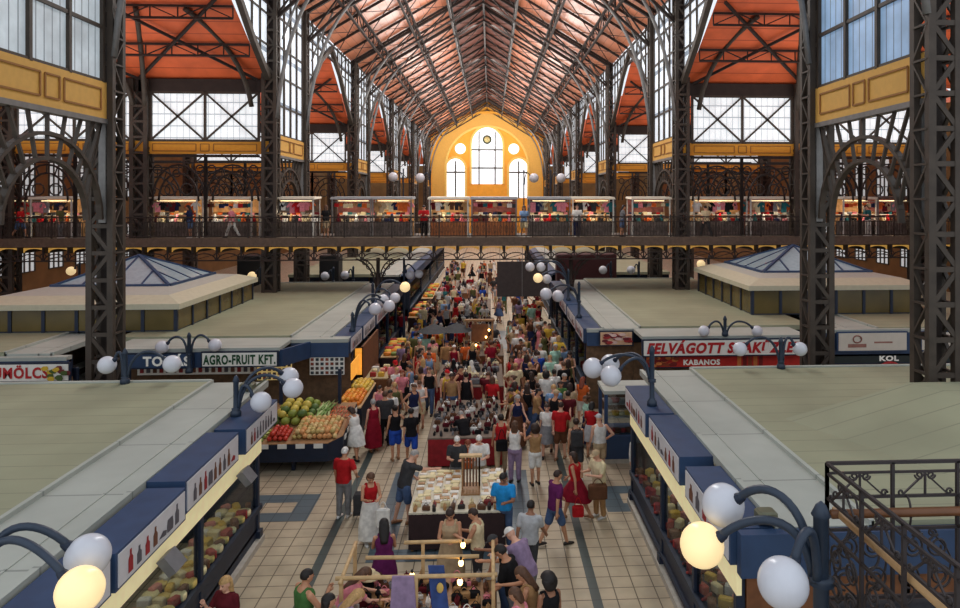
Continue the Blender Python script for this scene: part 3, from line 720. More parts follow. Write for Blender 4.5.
K3 = kiosk('navy kiosk on the left carrying the AGRO-FRUIT sign and pyramid skylight', -1, -5.0, -13.1, 25.6, 41.3, 41.4, [26, 29, 32, 35, 38, 41], fasc=(25.14, 41.3), near=False, header=False)
K4 = kiosk('navy kiosk on the right carrying the red FELVÁGOTT sign and pyramid skylight', 1, 3.62, 12.4, 26.7, 42.3, 42.5, [27, 30, 33, 36, 39, 42], fasc=(26.5, 42.3), near=False, header=False)
K5 = kiosk('low kiosk at the left border carrying the ÜMÖLCS sign', -1, -13.3, -24, 23.3, 41.0, 41.4, [23.4, 29, 35, 41], near=False, header=False)
K6 = kiosk('low kiosk at the right border carrying the pale logo sign', 1, 12.55, 24, 26.0, 42.2, 42.5, [26.1, 32, 37, 42], near=False, header=False)
K7 = kiosk('kiosk on the left beyond the bridge gallery', -1, -5.2, -13, 46, 80, 80, [46, 54, 62, 70, 80], fasc=(46, 80), near=False, header=False)
K8 = kiosk('kiosk on the right beyond the bridge gallery', 1, 3.9, 12, 46.5, 80, 80, [46.5, 54, 62, 70, 80], fasc=(46.5, 80), near=False, header=False)
# cross-aisle fronts (roof edge, fascia, panel) facing the camera
def front(t, x0, x1, y, depth, z0=2.42, zt=3.04, wallm=None):
    m = MB(); m.box(x0, y, z0, x1, y + .12, zt - .08); m.build('fascia', NAVY, t)
    m = MB(); m.box(x0, y - .02, zt - .1, x1, y + depth, zt + .02); m.build('roof_edge', RGREY, t)
    m = MB(); m.box(x0, y + depth * .8, 0, x1, y + depth * .8 + .1, z0 + .1); m.build('front_panel', wallm or INSIDE, t)
front(K3, -12.6, -7.0, 23.7, 2.0); front(K3, -7.0, -5.0, 25.0, .5)
m = MB(); m.prism([(-7.0, 23.72, 2.42), (-6.9, 23.72, 2.42), (-6.3, 25.0, 2.42), (-6.4, 25.0, 2.42)], (0, 0, .56)); m.build('fascia', NAVY, K3)
front(K4, 5.45, 11.5, 24.9, 1.9); front(K4, 3.66, 5.45, 26.4, .15)
front(K5, -24, -13.4, 22.9, .3, 2.2, 2.98); front(K6, 12.5, 24, 25.6, .3, 2.1, 3.08)
# sign boxes
REDL = mat('letter_red', (176, 28, 32), .5); GRNL = mat('letter_green', (22, 70, 40), .5); NAVL = mat('letter_navy', (50, 52, 66), .5); WHL = mat('letter_white', (226, 224, 216), .5, emit=.1)
PICT = [mat('pict_red', (150, 40, 44), .6), mat('pict_grey', (88, 84, 90), .6), mat('pict_brown', (110, 70, 50), .6)]
def bottle(u, v, h, w, k):
    """2-d outlines of bottles, jars and packets for printed pictures"""
    if k == 0: P = [(-w, 0), (w, 0), (w, .6 * h), (.35 * w, .75 * h), (.35 * w, h), (-.35 * w, h), (-.35 * w, .75 * h), (-w, .6 * h)]
    elif k == 1: P = [(-1.5 * w, 0), (1.5 * w, 0), (1.7 * w, .35 * h), (1.3 * w, .7 * h), (-1.3 * w, .7 * h), (-1.7 * w, .35 * h)]
    elif k == 2: P = [(-w * .7, 0), (w * .7, 0), (w * .7, h * .95), (-w * .7, h * .95)]
    else: P = [(-2 * w, .1 * h), (1.6 * w, 0), (2 * w, .22 * h), (.2 * w, .35 * h)]
    return [(u + a, v + b) for a, b in P]
def aisle_sign(s, xf, y0, y1, label, motifs, seed, z0=2.5, z1=3.05, dep=.66):
    r = random.Random(seed); t = thing('sign_box', label, 'sign', (xf, (y0 + y1) / 2, z0))
    a, b = sorted((xf, xf + s * dep)); m = MB(); m.box(a, y0, z0, b, y1, z1); m.build('case', NAVY, t)
    xs = xf - s * .015; m = MB(); a, b = sorted((xs, xf + s * .01)); m.box(a, y0 + .06, z0 + .04, b, y1 - .06, z1 - .04); m.build('face', WHITEP, t)
    m = MB(); n = int((y1 - y0 - .3) / motifs); h = z1 - z0 - .22
    for i in range(n):
        u = y0 + .25 + (i + .5) * (y1 - y0 - .5) / n
        P = bottle(u, z0 + .11, h * r.uniform(.75, 1), motifs * .24, r.choice((0, 0, 2, 1, 0, 3)))
        m.prism([(xs - s * .004, p, q) for p, q in P], (-s * .006, 0, 0), r.choice((0, 1, 1, 2)))
    m.build('printed_picture', PICT, t)
    return t
aisle_sign(-1, -5.25, 7.2, 10.0, 'navy sign box at the left border beneath the lit globe lamp', .3, 1)
aisle_sign(-1, -5.22, 10.05, 12.3, 'white sign with bottle pictures, nearest full one on the left kiosk', .26, 2)
aisle_sign(-1, -5.3, 12.47, 15.05, 'white sign with bottle pictures, middle one of three on the left kiosk', .24, 3, 2.5, 3.09)
aisle_sign(-1, -5.26, 15.35, 17.6, 'white sign with dark pictures at the far end of the left kiosk', .2, 4)
aisle_sign(1, 3.6, 10.34, 12.78, 'white sign box on the right kiosk, behind the lit globe lamp', .42, 5)
aisle_sign(1, 3.63, 13.26, 15.87, 'white sign box in the middle of the right kiosk front', .3, 6)
aisle_sign(1, 3.58, 15.98, 18.4, 'white sign box at the far end of the right kiosk, by the globe lamp cluster', .3, 7)
for s, xf, y0, y1, lb in ((-1, -4.97, 25.2, 27.4, 'white sign at the near corner of the AGRO-FRUIT kiosk front'), (-1, -4.95, 27.6, 30.4, 'brown toned sign along the aisle, second on the AGRO-FRUIT kiosk'), (1, 3.55, 26.6, 29.0, 'red and white picture sign at the near corner of the FELVÁGOTT kiosk'), (1, 3.57, 29.3, 32.4, 'picture sign along the aisle, second on the FELVÁGOTT kiosk'), (1, 3.57, 32.8, 36, 'picture sign along the aisle, third on the FELVÁGOTT kiosk'), (-1, -4.95, 30.8, 34, 'sign along the aisle, third on the AGRO-FRUIT kiosk')):
    aisle_sign(s, xf, y0, y1, lb, .3, int(y0 * 7))
def front_sign(x0, x1, z0, z1, y, txt, lm, bm, label, size=.4, italic=False, tw=None, off=.08, frame=NAVYD):
    t = thing('shop_sign', label, 'sign', ((x0 + x1) / 2, y, z0)); m = MB(); m.box(x0, y - .08, z0, x1, y, z1); m.build('case', frame, t)
    m = MB(); m.box(x0 + .05, y - .1, z0 + .05, x1 - .05, y - .07, z1 - .05); m.build('face', bm, t)
    if txt:
        w = (x1 - x0 - 2 * off) if tw is None else tw
        mb = text_mb(txt, size, (x0 + off, y - .11, z0 + (z1 - z0 - size * .7) / 2), (1, 0, 0), (.22 if italic else 0, 0, 1), 0, .024 if italic else .016, w); mb.build('lettering', lm, t)
    return t
WHITE2 = mat('sign_white', (214, 212, 204), .5, var=.03, emit=.05)
front_sign(-9.5, -7.0, 2.45, 2.98, 23.62, 'AGRO-FRUIT KFT.', GRNL, WHITE2, 'white AGRO-FRUIT KFT. sign with dark green letters', .42)
front_sign(-12.35, -9.75, 2.42, 2.95, 23.64, 'TOMÁS', WHL, NAVY, 'navy TOMÁS sign with pale letters behind the lamp globes', .42, tw=1.5, off=1.0)
t = front_sign(-20, -13.2, 2.25, 2.86, 22.82, 'GYÜMÖLCS', REDL, WHITE2, 'white fruit shop sign ending ÜMÖLCS at the left border', .46, tw=2.25, off=3.9)
m = MB(); r = random.Random(3)
for k in range(14):
    u, v = -13.6 + r.uniform(-.35, .35), 2.55 + r.uniform(-.2, .2); m.prism([(u + .1 * math.cos(a) * (1 + .4 * (q % 2)), 22.70 - k * .003, v + .08 * math.sin(a)) for q, a in enumerate([2 * pi * q / 6 for q in range(6)])], (0, .01, 0), k % 3)
m.build('fruit_emblem', [mat('emb_y', (206, 170, 50)), mat('emb_g', (70, 90, 40)), mat('emb_r', (110, 40, 40))], t)
front_sign(5.42, 11.35, 2.35, 2.98, 24.82, 'FELVÁGOTT SZAKÜZLET', REDL, WHITE2, 'long white FELVÁGOTT SZAKÜZLET sign with slanted red letters', .5, True, off=.16)
t = front_sign(5.6, 11.4, 1.85, 2.32, 25.2, '', REDL, mat('sign_red', (190, 42, 34), .5), 'red KABANOS banner under the FELVÁGOTT sign')
text_mb('KABANOS', .26, (7.0, 25.08, 1.98), (1, 0, 0), (0, 0, 1), 0, .01, 1.35).build('lettering', WHL, t)
m = MB(); r = random.Random(5)
for k in range(26): u, v = 5.75 + r.uniform(0, 1.0), 1.95 + r.uniform(0, .3); m.prism([(u + .12 * math.cos(a), 25.09 - k * .003, v + .06 * math.sin(a)) for a in [2 * pi * q / 7 for q in range(7)]], (0, .01, 0), k % 3)
for k in range(5): m.prism([(9.0 + k * .2, 25.09, 1.9), (9.14 + k * .2, 25.09, 1.9), (9.14 + k * .2, 25.09, 2.26), (9.0 + k * .2, 25.09, 2.26)], (0, .01, 0), (k + 1) % 3)
m.build('printed_picture', [mat('meat_a', (140, 60, 34)), mat('meat_b', (206, 120, 60)), mat('meat_c', (120, 28, 26))], t)
t = front_sign(4.1, 5.4, 2.44, 3.02, 26.32, '', REDL, mat('photo_warm', (216, 176, 140), .5, var=.2, scale=5), 'square photo sign of cut meats left of the FELVÁGOTT sign')
m = MB(); r = random.Random(8)
for k in range(30): u, v = 4.3 + r.uniform(0, .95), 2.55 + r.uniform(0, .36); m.prism([(u + .13 * math.cos(a), 26.2 - k * .003, v + .06 * math.sin(a)) for a in [2 * pi * q / 7 for q in range(7)]], (0, .01, 0), k % 3)
m.build('printed_picture', [mat('meat_d', (168, 48, 50)), mat('meat_e', (222, 190, 180)), mat('meat_f', (110, 34, 40))], t)
t = front_sign(12.9, 15.6, 2.3, 3.05, 25.5, '', REDL, mat('sign_cream', (206, 198, 184), .5, var=.03), 'pale sign with small round logo, left of the right border column', frame=NAVY)
m = MB(); m.tube([(13.65 + .16 * math.cos(a), 25.38, 2.78 + .13 * math.sin(a)) for a in [2 * pi * q / 14 for q in range(15)]], .025, 4); m.prism([(13.3, 25.39, 2.47), (14.0, 25.39, 2.47), (14.0, 25.39, 2.6), (13.3, 25.39, 2.6)], (0, .01, 0)); m.prism([(14.3, 25.39, 2.62), (15.0, 25.39, 2.62), (15.0, 25.39, 2.68), (14.3, 25.39, 2.68)], (0, .01, 0)); m.build('emblem', mat('emb_brown', (150, 104, 92)), t)
t = front_sign(16.1, 19.5, 2.3, 3.05, 25.5, '', REDL, mat('sign_cream', (206, 198, 184), .5), 'pale sign with round logo cut off by the right border', frame=NAVY)
m = MB(); m.tube([(16.75 + .16 * math.cos(a), 25.38, 2.78 + .13 * math.sin(a)) for a in [2 * pi * q / 14 for q in range(15)]], .025, 4); m.build('emblem', mat('emb_brown', (150, 104, 92)), t)
t = front_sign(12.7, 19.5, 1.8, 2.22, 25.7, '', REDL, mat('sign_darkgreen', (34, 44, 44), .5), 'dark sign strip with white KOL letters below the pale logo sign')
text_mb('KOL', .26, (14.6, 25.58, 1.92), (1, 0, 0), (0, 0, 1), 0, .012, .75).build('lettering', WHL, t)
m = MB(); m.tube([(15.0 + .35 * math.cos(a), 25.55, 1.66 + .2 * math.sin(a)) for a in [pi * q / 10 for q in range(11)]], .05, 5); m.build('red_arc', mat('letter_red', (1, 1, 1)), t)
m = MB(); m.box(-12.2, 24.9, 1.9, -7.2, 24.98, 2.4); o = m.build('picture_strip', WHITE2); tag(o, 'strip of red and white price pictures under the AGRO-FRUIT fascia', 'sign')
m = MB()
for k in range(22): m.box(-12.1 + k * .22, 24.86, 1.98, -11.98 + k * .22, 24.9, 2.3, k % 3)
m.build('printed_picture', [mat('pict_red', (1, 1, 1)), mat('pict_grey', (1, 1, 1)), mat('pict_brown', (1, 1, 1))], o)
def photo_grid(x0, x1, z0, z1, y, n, k, bm, label, seed):
    t = thing('photo_panel', label, 'sign', ((x0 + x1) / 2, y, z0)); m = MB(); m.box(x0, y, z0, x1, y + .05, z1); m.build('board', bm, t); m = MB(); r = random.Random(seed)
    for i in range(n):
        for j in range(k):
            u = x0 + (x1 - x0) * (i + .2) / n; v = z0 + (z1 - z0) * (j + .2) / k; m.box(u, y - .02, v, u + (x1 - x0) * .62 / n, y, v + (z1 - z0) * .62 / k, r.randrange(3))
    m.build('printed_picture', [mat('ph_a', (70, 56, 50)), mat('ph_b', (130, 60, 40)), mat('ph_c', (50, 60, 66))], t)
photo_grid(-7.9, -6.75, 1.85, 2.42, 24.2, 7, 4, mat('ph_yellow', (220, 190, 120), .5, emit=.3), 'yellow lit panel of fruit photos behind the globe lamp', 4)
photo_grid(-6.35, -5.15, 1.8, 2.42, 25.02, 7, 4, WHITE2, 'white panel of small square photos above the fruit stall', 6)
# roof lanterns with pyramid skylights
OLIVE = mat('lantern_glass', (92, 78, 38), .25, var=.35, scale=.6, spec=.5)
def lantern(label, x0, x1, y0, y1, zb, ze, zt, cap):
    t = thing('roof_lantern', label, 'skylight', ((x0 + x1) / 2, (y0 + y1) / 2, zb)); e = .22
    m = MB(); m.box(x0, y0, zb, x1, y1, zb + .12); m.build('kerb', NAVYD, t)
    for p, q, ax in (((x0, y0), (x1, y0), 0), ((x1, y0), (x1, y1), 1), ((x1, y1), (x0, y1), 0), ((x0, y1), (x0, y0), 1)):
        n = 6; L = MB()
        L.bar((p[0], p[1], (zb + ze) / 2), (q[0], q[1], (zb + ze) / 2), .04, ze - zb - .1); L.build('glazing', OLIVE, t)
        for k in range(n): u = k / n; L = MB(); L.box(p[0] + (q[0] - p[0]) * u - .06, p[1] + (q[1] - p[1]) * u - .06, zb, p[0] + (q[0] - p[0]) * u + .06, p[1] + (q[1] - p[1]) * u + .06, ze); L.build('mullion', NAVYD, t)
    m = MB(); R = lambda i, z: [(x0 - e + i, y0 - e + i, z), (x1 + e - i, y0 - e + i, z), (x1 + e - i, y1 + e - i, z), (x0 - e + i, y1 + e - i, z)]
    m.loft([R(0, ze - .08), R(0, ze + .12), R(.7, ze + .36)], 0, False, False)
    cx, cy, hx, hy = cap
    m.loft([R(.7, ze + .36), [(cx - hx, cy - hy, zt), (cx + hx, cy - hy, zt), (cx + hx, cy + hy, zt), (cx - hx, cy + hy, zt)]], 1, False, False); m.build('roof', [mat('lantern_roof', (186, 182, 158), .6, var=.05), mat('lantern_roof_top', (172, 174, 166), .6, var=.05)], t)
    m = MB(); C = [(cx - hx, cy - hy, zt), (cx + hx, cy - hy, zt), (cx + hx, cy + hy, zt), (cx - hx, cy + hy, zt)]; ap = (cx, cy, zt + 1.05)
    for i in range(4): m.poly([C[i], C[(i + 1) % 4], ap])
    py = m.build('pyramid_glass', mat('pyramid_glass', (150, 172, 182), .2, var=.08, spec=.7), t)
    m = MB()
    for i in range(4):
        a, b = Vector(C[i]), Vector(C[(i + 1) % 4]); A = Vector(ap); m.bar(a, b, .16, .16); m.bar(a, A, .12, .12)
        for k in (.25, .5, .75): q = a.lerp(b, k); w = min(k, 1 - k) * 2; m.bar(q, (q.lerp(A, .98) if k == .5 else q + (A - (a + b) / 2) * w), .07, .07)
    m.build('glazing_bar', NAVY, py)
lantern('raised lantern with glass sides and pyramid skylight on the left kiosks', -18.6, -11.55, 26.4, 34.6, 3.13, 4.05, 4.5, (-15.2, 31.2, 2.3, 2.3))
lantern('raised lantern with glass sides and pyramid skylight on the right kiosks', 11.0, 18.2, 28.9, 36.4, 3.13, 4.25, 4.7, (14.7, 33.3, 2.5, 2.5))
m = MB(); m.bevbox(-6.4, 18.2, 3.12, -6.05, 18.5, 3.28, .03); m.bar((-6.0, 18.3, 3.2), (-5.7, 18.3, 3.42), .05); o = m.build('floodlight', mat('lamp_case', (96, 96, 76), .5)); tag(o, 'small floodlight on the far corner of the left kiosk roof', 'light')
for y in (11.6, 15.1):
    m = MB(); m.prism([(-5.18, y - .2, 2.3), (-4.98, y - .2, 2.06), (-5.1, y - .2, 1.98), (-5.3, y - .2, 2.22)], (0, .4, 0)); o = m.build('floodlight', mat('flood_case', (110, 110, 112), .5)); tag(o, f'grey floodlight under the white signs of the left kiosk, {"nearer" if y < 13 else "farther"} one', 'light')
m = MB(); m.bevbox(4.05, 10.36, 3.08, 4.35, 10.6, 3.26, .03); m.box(4.1, 10.3, 3.12, 4.3, 10.36, 3.22); o = m.build('floodlight', mat('lamp_case', (1, 1, 1))); tag(o, 'small floodlight on the near corner of the right kiosk roof', 'light')
m = MB(); m.box(3.68, 10.1, 2.42, 8.5, 10.28, 3.06); m.build('fascia', NAVY, K2)
# goods behind the kiosk windows
pk = MB(); pk.bevbox(-.11, -.07, 0, .11, .07, .16, .02)
ch = MB(); ch.lathe((0, 0, 0), [(.01, 0), (.12, 0), (.13, .03), (.13, .08), (.12, .1), (.01, .1)], 12)
jr = MB(); jr.lathe((0, 0, 0), [(.05, 0), (.055, .02), (.055, .13), (.035, .17), (.035, .2), (.01, .2)], 10)
sa = MB(); sa.tube([(-.14, 0, .035), (-.07, .02, .035), (.07, .02, .035), (.14, 0, .035)], [.02, .035, .035, .02], 8)
PK = [mat('pack_red', (168, 46, 40)), mat('pack_cream', (222, 206, 160)), mat('pack_white', (216, 214, 206)), mat('pack_brown', (110, 66, 40)), mat('pack_yellow', (214, 176, 70)), mat('pack_pink', (204, 130, 120))]
for s, xf, ys, nm, shp, ml, cat in ((-1, -5.35, (9, 16.4), 'left', ((ch, 'cheese_wheel', [mat('cheese', (224, 196, 110)), mat('cheese_pale', (226, 212, 160))], 'cheese'), (pk, 'food_packet', PK, 'packet')), None, 0),
                                    (1, 3.66, (10.6, 18.0), 'right', ((sa, 'sausage', [mat('sausage', (140, 44, 36)), mat('sausage_dark', (96, 32, 28))], 'sausage'), (pk, 'food_packet', PK, 'packet')), None, 0)):
    for q, (mb, name, mm, cat) in enumerate(shp):
        sp = []; y = ys[0] + q * .2
        while y < ys[1]:
            for d in (.2, .45, .7): sp.append((xf + s * d, y + RN.uniform(-.05, .05), .86))
            y += .42
        goods(mb, name, mm, f'{name.replace("_", " ")} laid out on the counter behind the {nm} kiosk window', cat, f'{cat}s on the {nm} kiosk counter', sp[:66])
    sp = [(xf + s * d, ys[0] + k * .26, z) for k in range(int((ys[1] - ys[0]) / .26)) for z, d in ((1.19, 2.3), (1.66, 2.3))]
    goods(jr, 'jar', PK, f'jar or bottle on the back shelves inside the {nm} kiosk', 'jar', f'jars on the {nm} kiosk shelves', sp)
for s, xf, y0, y1, nm in ((-1, -5.0, 28, 41, 'AGRO-FRUIT kiosk'), (1, 3.62, 27, 42, 'FELVÁGOTT kiosk')):
    sp = [(xf + s * .4, y0 + k * .4 + RN.uniform(-.1, .1), z) for k in range(int((y1 - y0) / .4)) for z in (.86,)]
    goods(pk, 'food_packet', PK, f'colourful packet on the aisle counter of the {nm}', 'packet', f'packets on the {nm} counter', sp, (1.2, 2.0))
# inside light of the shops
for s, xf, y0, y1 in ((-1, -5.35, 9, 16.5), (1, 3.66, 11, 18)):
    l = bpy.data.lights.new('shop_light', 'AREA'); l.shape = 'RECTANGLE'; l.size = .3; l.size_y = y1 - y0; l.energy = 30; l.color = (1, .86, .62); o = bpy.data.objects.new('shop_light', l); COL.objects.link(o); o.location = (xf + s * 1.0, (y0 + y1) / 2, 2.6)
# ------------------------------------------------------------------ cross gallery (bridge), its railings and stalls; globe lamps
GY0, GY1, GZ = 36.6, 41.6, 5.98
t = thing('bridge_gallery', 'iron bridge gallery crossing the whole hall with a brown edge beam', 'bridge', (X0, 39, 5.4))
m = MB(); m.box(-30, GY0 + .1, GZ - .3, 29, GY1, GZ); m.build('deck', mat('deck', (90, 80, 70), .7), t)
m = MB(); m.box(-30, GY0, GZ - .38, 29, GY0 + .14, GZ + .02); m.box(-30, GY0 - .05, GZ - .42, 29, GY0 + .16, GZ - .36); m.build('edge_beam', mat('edge_beam', (92, 76, 64), .6, var=.2), t)
ms = MB(); mb = MB(); mc = MB(); n = 48; p = 59 / n
for k in range(n):
    x = -30 + k * p
    A = [(x + .1, GY0 + .35, GZ - .48)] + [(x + p / 2 - (p / 2 - .1) * math.cos(a), GY0 + .35, GZ - .72 + .2 * math.sin(a)) for a in [pi * q / 8 for q in range(9)]] + [(x + p - .1, GY0 + .35, GZ - .48)]
    ms.prism(A, (0, .1, 0)); mb.box(x - .06, GY0 + .1, GZ - .75, x + .06, GY1 - .2, GZ - .3)
    P = [(x + p * .5 + p * .46 * math.cos(a), GY0 + .1, GZ - 1.12 + .34 * math.sin(a)) for a in [pi * q / 8 for q in range(9)]]
    for u, v in zip(P, P[1:]): mc.bar(u, v, .05, .05)
    mc.bar((x, GY0 + .1, GZ - 1.14), (x, GY0 + .1, GZ - .4), .06); mc.tube([(x + .14 * math.cos(a), GY0 + .1, GZ - .9 + .14 * math.sin(a)) for a in [2 * pi * q / 8 for q in range(9)]], .025, 4); mc.bar((x, GY0 + .1, GZ - 1.14), (x + p, GY0 + .1, GZ - .8), .03)
mc.bar((-30, GY0 + .1, GZ - 1.14), (29, GY0 + .1, GZ - 1.14), .08, .06)
ms.build('vault_panel', mat('vault_lit', (226, 172, 84), .6, emit=.35), t); mb.build('joists', IRON2, t); mc.build('arched_fringe', IRON2, t)  # vault faces glow by themselves to stand for lamplight on the underside
for i, x in enumerate((-5.9, 4.3)):
    t = thing('bridge_column', f'slim iron column with flaring lattice capital under the bridge, {["left", "right"][i]} of the aisle', 'column', (x, GY0 + .6, 0)); y = GY0 + .6
    m = MB(); m.lathe((x, y, 0), [(.2, 0), (.2, .3), (.13, .4), (.11, 3.4), (.17, 3.45), (.17, 3.55), (.1, 3.6), (.1, 4.9)], 12); m.build('shaft', IRON2, t)
    m = MB()
    for sx in (-1, 1):
        m.tube(arc((x + sx * .1, y, 3.3), (x + sx * 1.15, y, 4.85), (x + sx * .25, y, 4.6)), .05, 5); m.tube(arc((x + sx * .1, y, 3.9), (x + sx * .75, y, 4.85), (x + sx * .2, y, 4.6)), .035, 5)
        for c, r_ in (((x + sx * .45, y, 4.45), .16), ((x + sx * .7, y, 4.65), .11), ((x + sx * .28, y, 4.05), .1)): m.tube([(c[0] + r_ * math.cos(a), y, c[2] + r_ * math.sin(a)) for a in [2 * pi * q / 10 for q in range(11)]], .025, 4)
    m.build('capital', IRON2, t)
m = MB(); m.box(.35, GY0 - .05, 2.9, 3.0, GY0 + .1, 4.72); t = m.build('hanging_board', mat('board_dark', (62, 54, 52), .8)); tag(t, 'large dark board hanging below the bridge over the right aisle', 'board')
m = MB()
for x in (.5, 1.68, 2.85): m.bar((x, GY0 - .03, 4.7), (x, GY0 + .02, 5.5), .03)
m.bar((1.66, GY0 - .08, 2.9), (1.66, GY0 - .08, 4.72), .03, .02); m.build('hanger', STEEL, t)
# railing panels: one per 2.4 m
rl = thing('railing_panel', 'x', 'railing', (0, 0, 0), 'railing panels of the bridge gallery'); W = 2.44
m = MB(); m.bar((0, 0, 1.08), (W, 0, 1.08), .08, .06); m.build('top_rail', IRON2, rl)
m = MB(); m.bar((0, 0, .1), (W, 0, .1), .05, .05); m.bar((0, 0, .82), (W, 0, .82), .04, .04)
for k in range(16): m.bar((W * k / 16, 0, .1), (W * k / 16, 0, .82), .025, .025)
for k in range(8): m.tube([(W * (k + .5) / 8 + .1 * math.cos(a), 0, .95 + .1 * math.sin(a)) for a in [2 * pi * q / 8 for q in range(9)]], .014, 4); m.tube([(W * (k + .5) / 8 + .07 * math.cos(a), 0, .45 + .2 * math.sin(a)) for a in [2 * pi * q / 8 for q in range(9)]], .013, 4)
m.build('balusters', IRON2, rl)
m = MB(); m.bar((0, 0, 0), (0, 0, 1.2), .07); m.build('post', IRON2, rl)
rl['label'] = 'iron balustrade panel with thin bars along the front of the bridge gallery'
rl.location = (-29.5, GY0 + .05, GZ)
for k in range(1, 24): dup(rl, (-29.5 + k * W, GY0 + .05, GZ))
# stalls standing on the gallery
WHF = mat('frame_white', (196, 196, 190), .5); CAN = mat('canopy_grey', (150, 152, 154), .6, var=.1); CANW = mat('canopy_white', (214, 206, 188), .6, var=.06)
HANG = ['white', 'cream', 'beige', 'pink', 'tan', 'red', 'black', 'white', 'navy', 'maroon', 'grey', 'cream', 'pink', 'charcoal', 'brown', 'teal', 'orange']
shirtm = MB(); O = [(-.16, 0), (.16, 0), (.17, .42), (.3, .3), (.36, .4), (.2, .6), (.07, .64), (0, .6), (-.07, .64), (-.2, .6), (-.36, .4), (-.3, .3), (-.17, .42)]
shirtm.prism([(x, -.03, z - .66) for x, z in O], (0, .06, 0)); SHIRT = shirtm.mesh('hanging_shirt', WHF)
bagm = MB(); bagm.bevbox(-.16, -.07, -.36, .16, .07, -.1, .03); bagm.tube(arc((-.1, 0, -.12), (.1, 0, -.12), (0, 0, .14)), .012, 4); BAGM = bagm.mesh('hanging_bag', WHF)
dollm = MB(); dollm.lathe((0, 0, 0), [(.1, 0), (.12, .03), (.06, .18), (.05, .2), (.06, .25), (.045, .31), (.01, .33)], 10); DOLL = dollm.mesh('folk_doll', WHF)
boxm = MB(); boxm.bevbox(-.12, -.1, 0, .12, .1, .14, .015); BOXM = boxm.mesh('gift_box', WHF)
st_n = 0
def gstall(x0, x1, canopy, back, seed, where, yb=37.6, lit=True, z=GZ, h=2.0, panel=None):
    global st_n
    st_n += 1; r = random.Random(seed); xm = (x0 + x1) / 2; y = yb
    t = thing('gallery_stall', f'souvenir stall on the bridge gallery, {where}', 'market stall', (xm, y + .7, z))
    for px in (x0, x1):
        for py in (y, y + 1.4):
            m = MB(); m.box(px - .035, py - .035, z, px + .035, py + .035, z + h); m.build('post', WHF if canopy is CANW else STEEL, t)
    m = MB(); m.loft([[(x0 - .1, y - .12, z + h), (x1 + .1, y - .12, z + h), (x1 + .1, y + 1.5, z + h + .06), (x0 - .1, y + 1.5, z + h + .06)], [(x0 - .06, y - .1, z + h + .12), (x1 + .06, y - .1, z + h + .12), (x1 + .06, y + 1.48, z + h + .16), (x0 - .06, y + 1.48, z + h + .16)]], 0, False); m.build('canopy', canopy, t)
    m = MB(); m.box(x0, y + 1.36, z, x1, y + 1.42, z + h); m.build('back_panel', back, t)
    m = MB(); m.box(x0 + .04, y + .3, z, x1 - .04, y + .95, z + .8); m.build('counter', panel or STC, t)
    m = MB(); m.bar((x0, y + .1, z + h - .12), (x1, y + .1, z + h - .12), .03); m.build('hanging_rail', STEEL, t)
    if lit:
        l = bpy.data.lights.new('stall_light', 'POINT'); l.energy = 30; l.shadow_soft_size = .15; l.color = (1, .82, .58); lo = bpy.data.objects.new('stall_light', l); COL.objects.link(lo); lo.location = (xm, y + .25, z + 1.45)
        m = MB(); m.box(x0 + .2, y + .5, z + h - .1, x1 - .2, y + .55, z + h - .06); m.build('tube_light', mat('tube_glow', (255, 226, 176), .5, emit=1.3), t)
    n = int((x1 - x0) / .24)
    for k in range(n):
        u = x0 + .2 + k * (x1 - x0 - .3) / max(1, n - 1); c = r.choice(HANG)
        me, nm, ct = (SHIRT, 'hanging_shirt', 'clothing') if seed % 3 else (BAGM, 'hanging_bag', 'bag')
        o = inst(nm, me, [cloth(c)], None, (u, y + .1, z + h - .14), r.uniform(-.5, .5), r.uniform(.6, .9)); tag(o, f'{nm.split("_")[1]} hanging from the rail of the bridge stall {where}', ct, f'goods hung on the bridge stall {where}')
        o = inst('folk_doll' if (k + seed) % 2 else 'gift_box', DOLL if (k + seed) % 2 else BOXM, [cloth(r.choice(HANG))], None, (u, y + .5 + r.uniform(-.08, .25), z + .8), r.uniform(-.3, .3), r.uniform(.9, 1.4)); tag(o, f'{"doll" if (k + seed) % 2 else "box"} on the counter of the bridge stall {where}', 'souvenir', f'souvenirs on the bridge stall {where}')
        o = inst('gift_box', BOXM, [cloth(r.choice(HANG))], None, (u, y + 1.22, z + 1.16), 0, r.uniform(.7, 1.1)); tag(o, f'box on the back shelf of the bridge stall {where}', 'souvenir', f'boxes on the shelf of the bridge stall {where}')
    m = MB(); m.box(x0 + .03, y + 1.05, z + 1.12, x1 - .03, y + 1.36, z + 1.16); m.build('shelf', SHELF, t)
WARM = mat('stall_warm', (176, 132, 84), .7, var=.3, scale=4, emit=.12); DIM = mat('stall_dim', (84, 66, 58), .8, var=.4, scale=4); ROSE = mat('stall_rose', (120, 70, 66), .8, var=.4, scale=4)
STC = mat('counter_grey', (92, 84, 80), .8, var=.4, scale=5)
PANO = mat('panel_orange', (150, 92, 52), .7, var=.25)
def XA(px): return aty(px, 220, 38)[0]
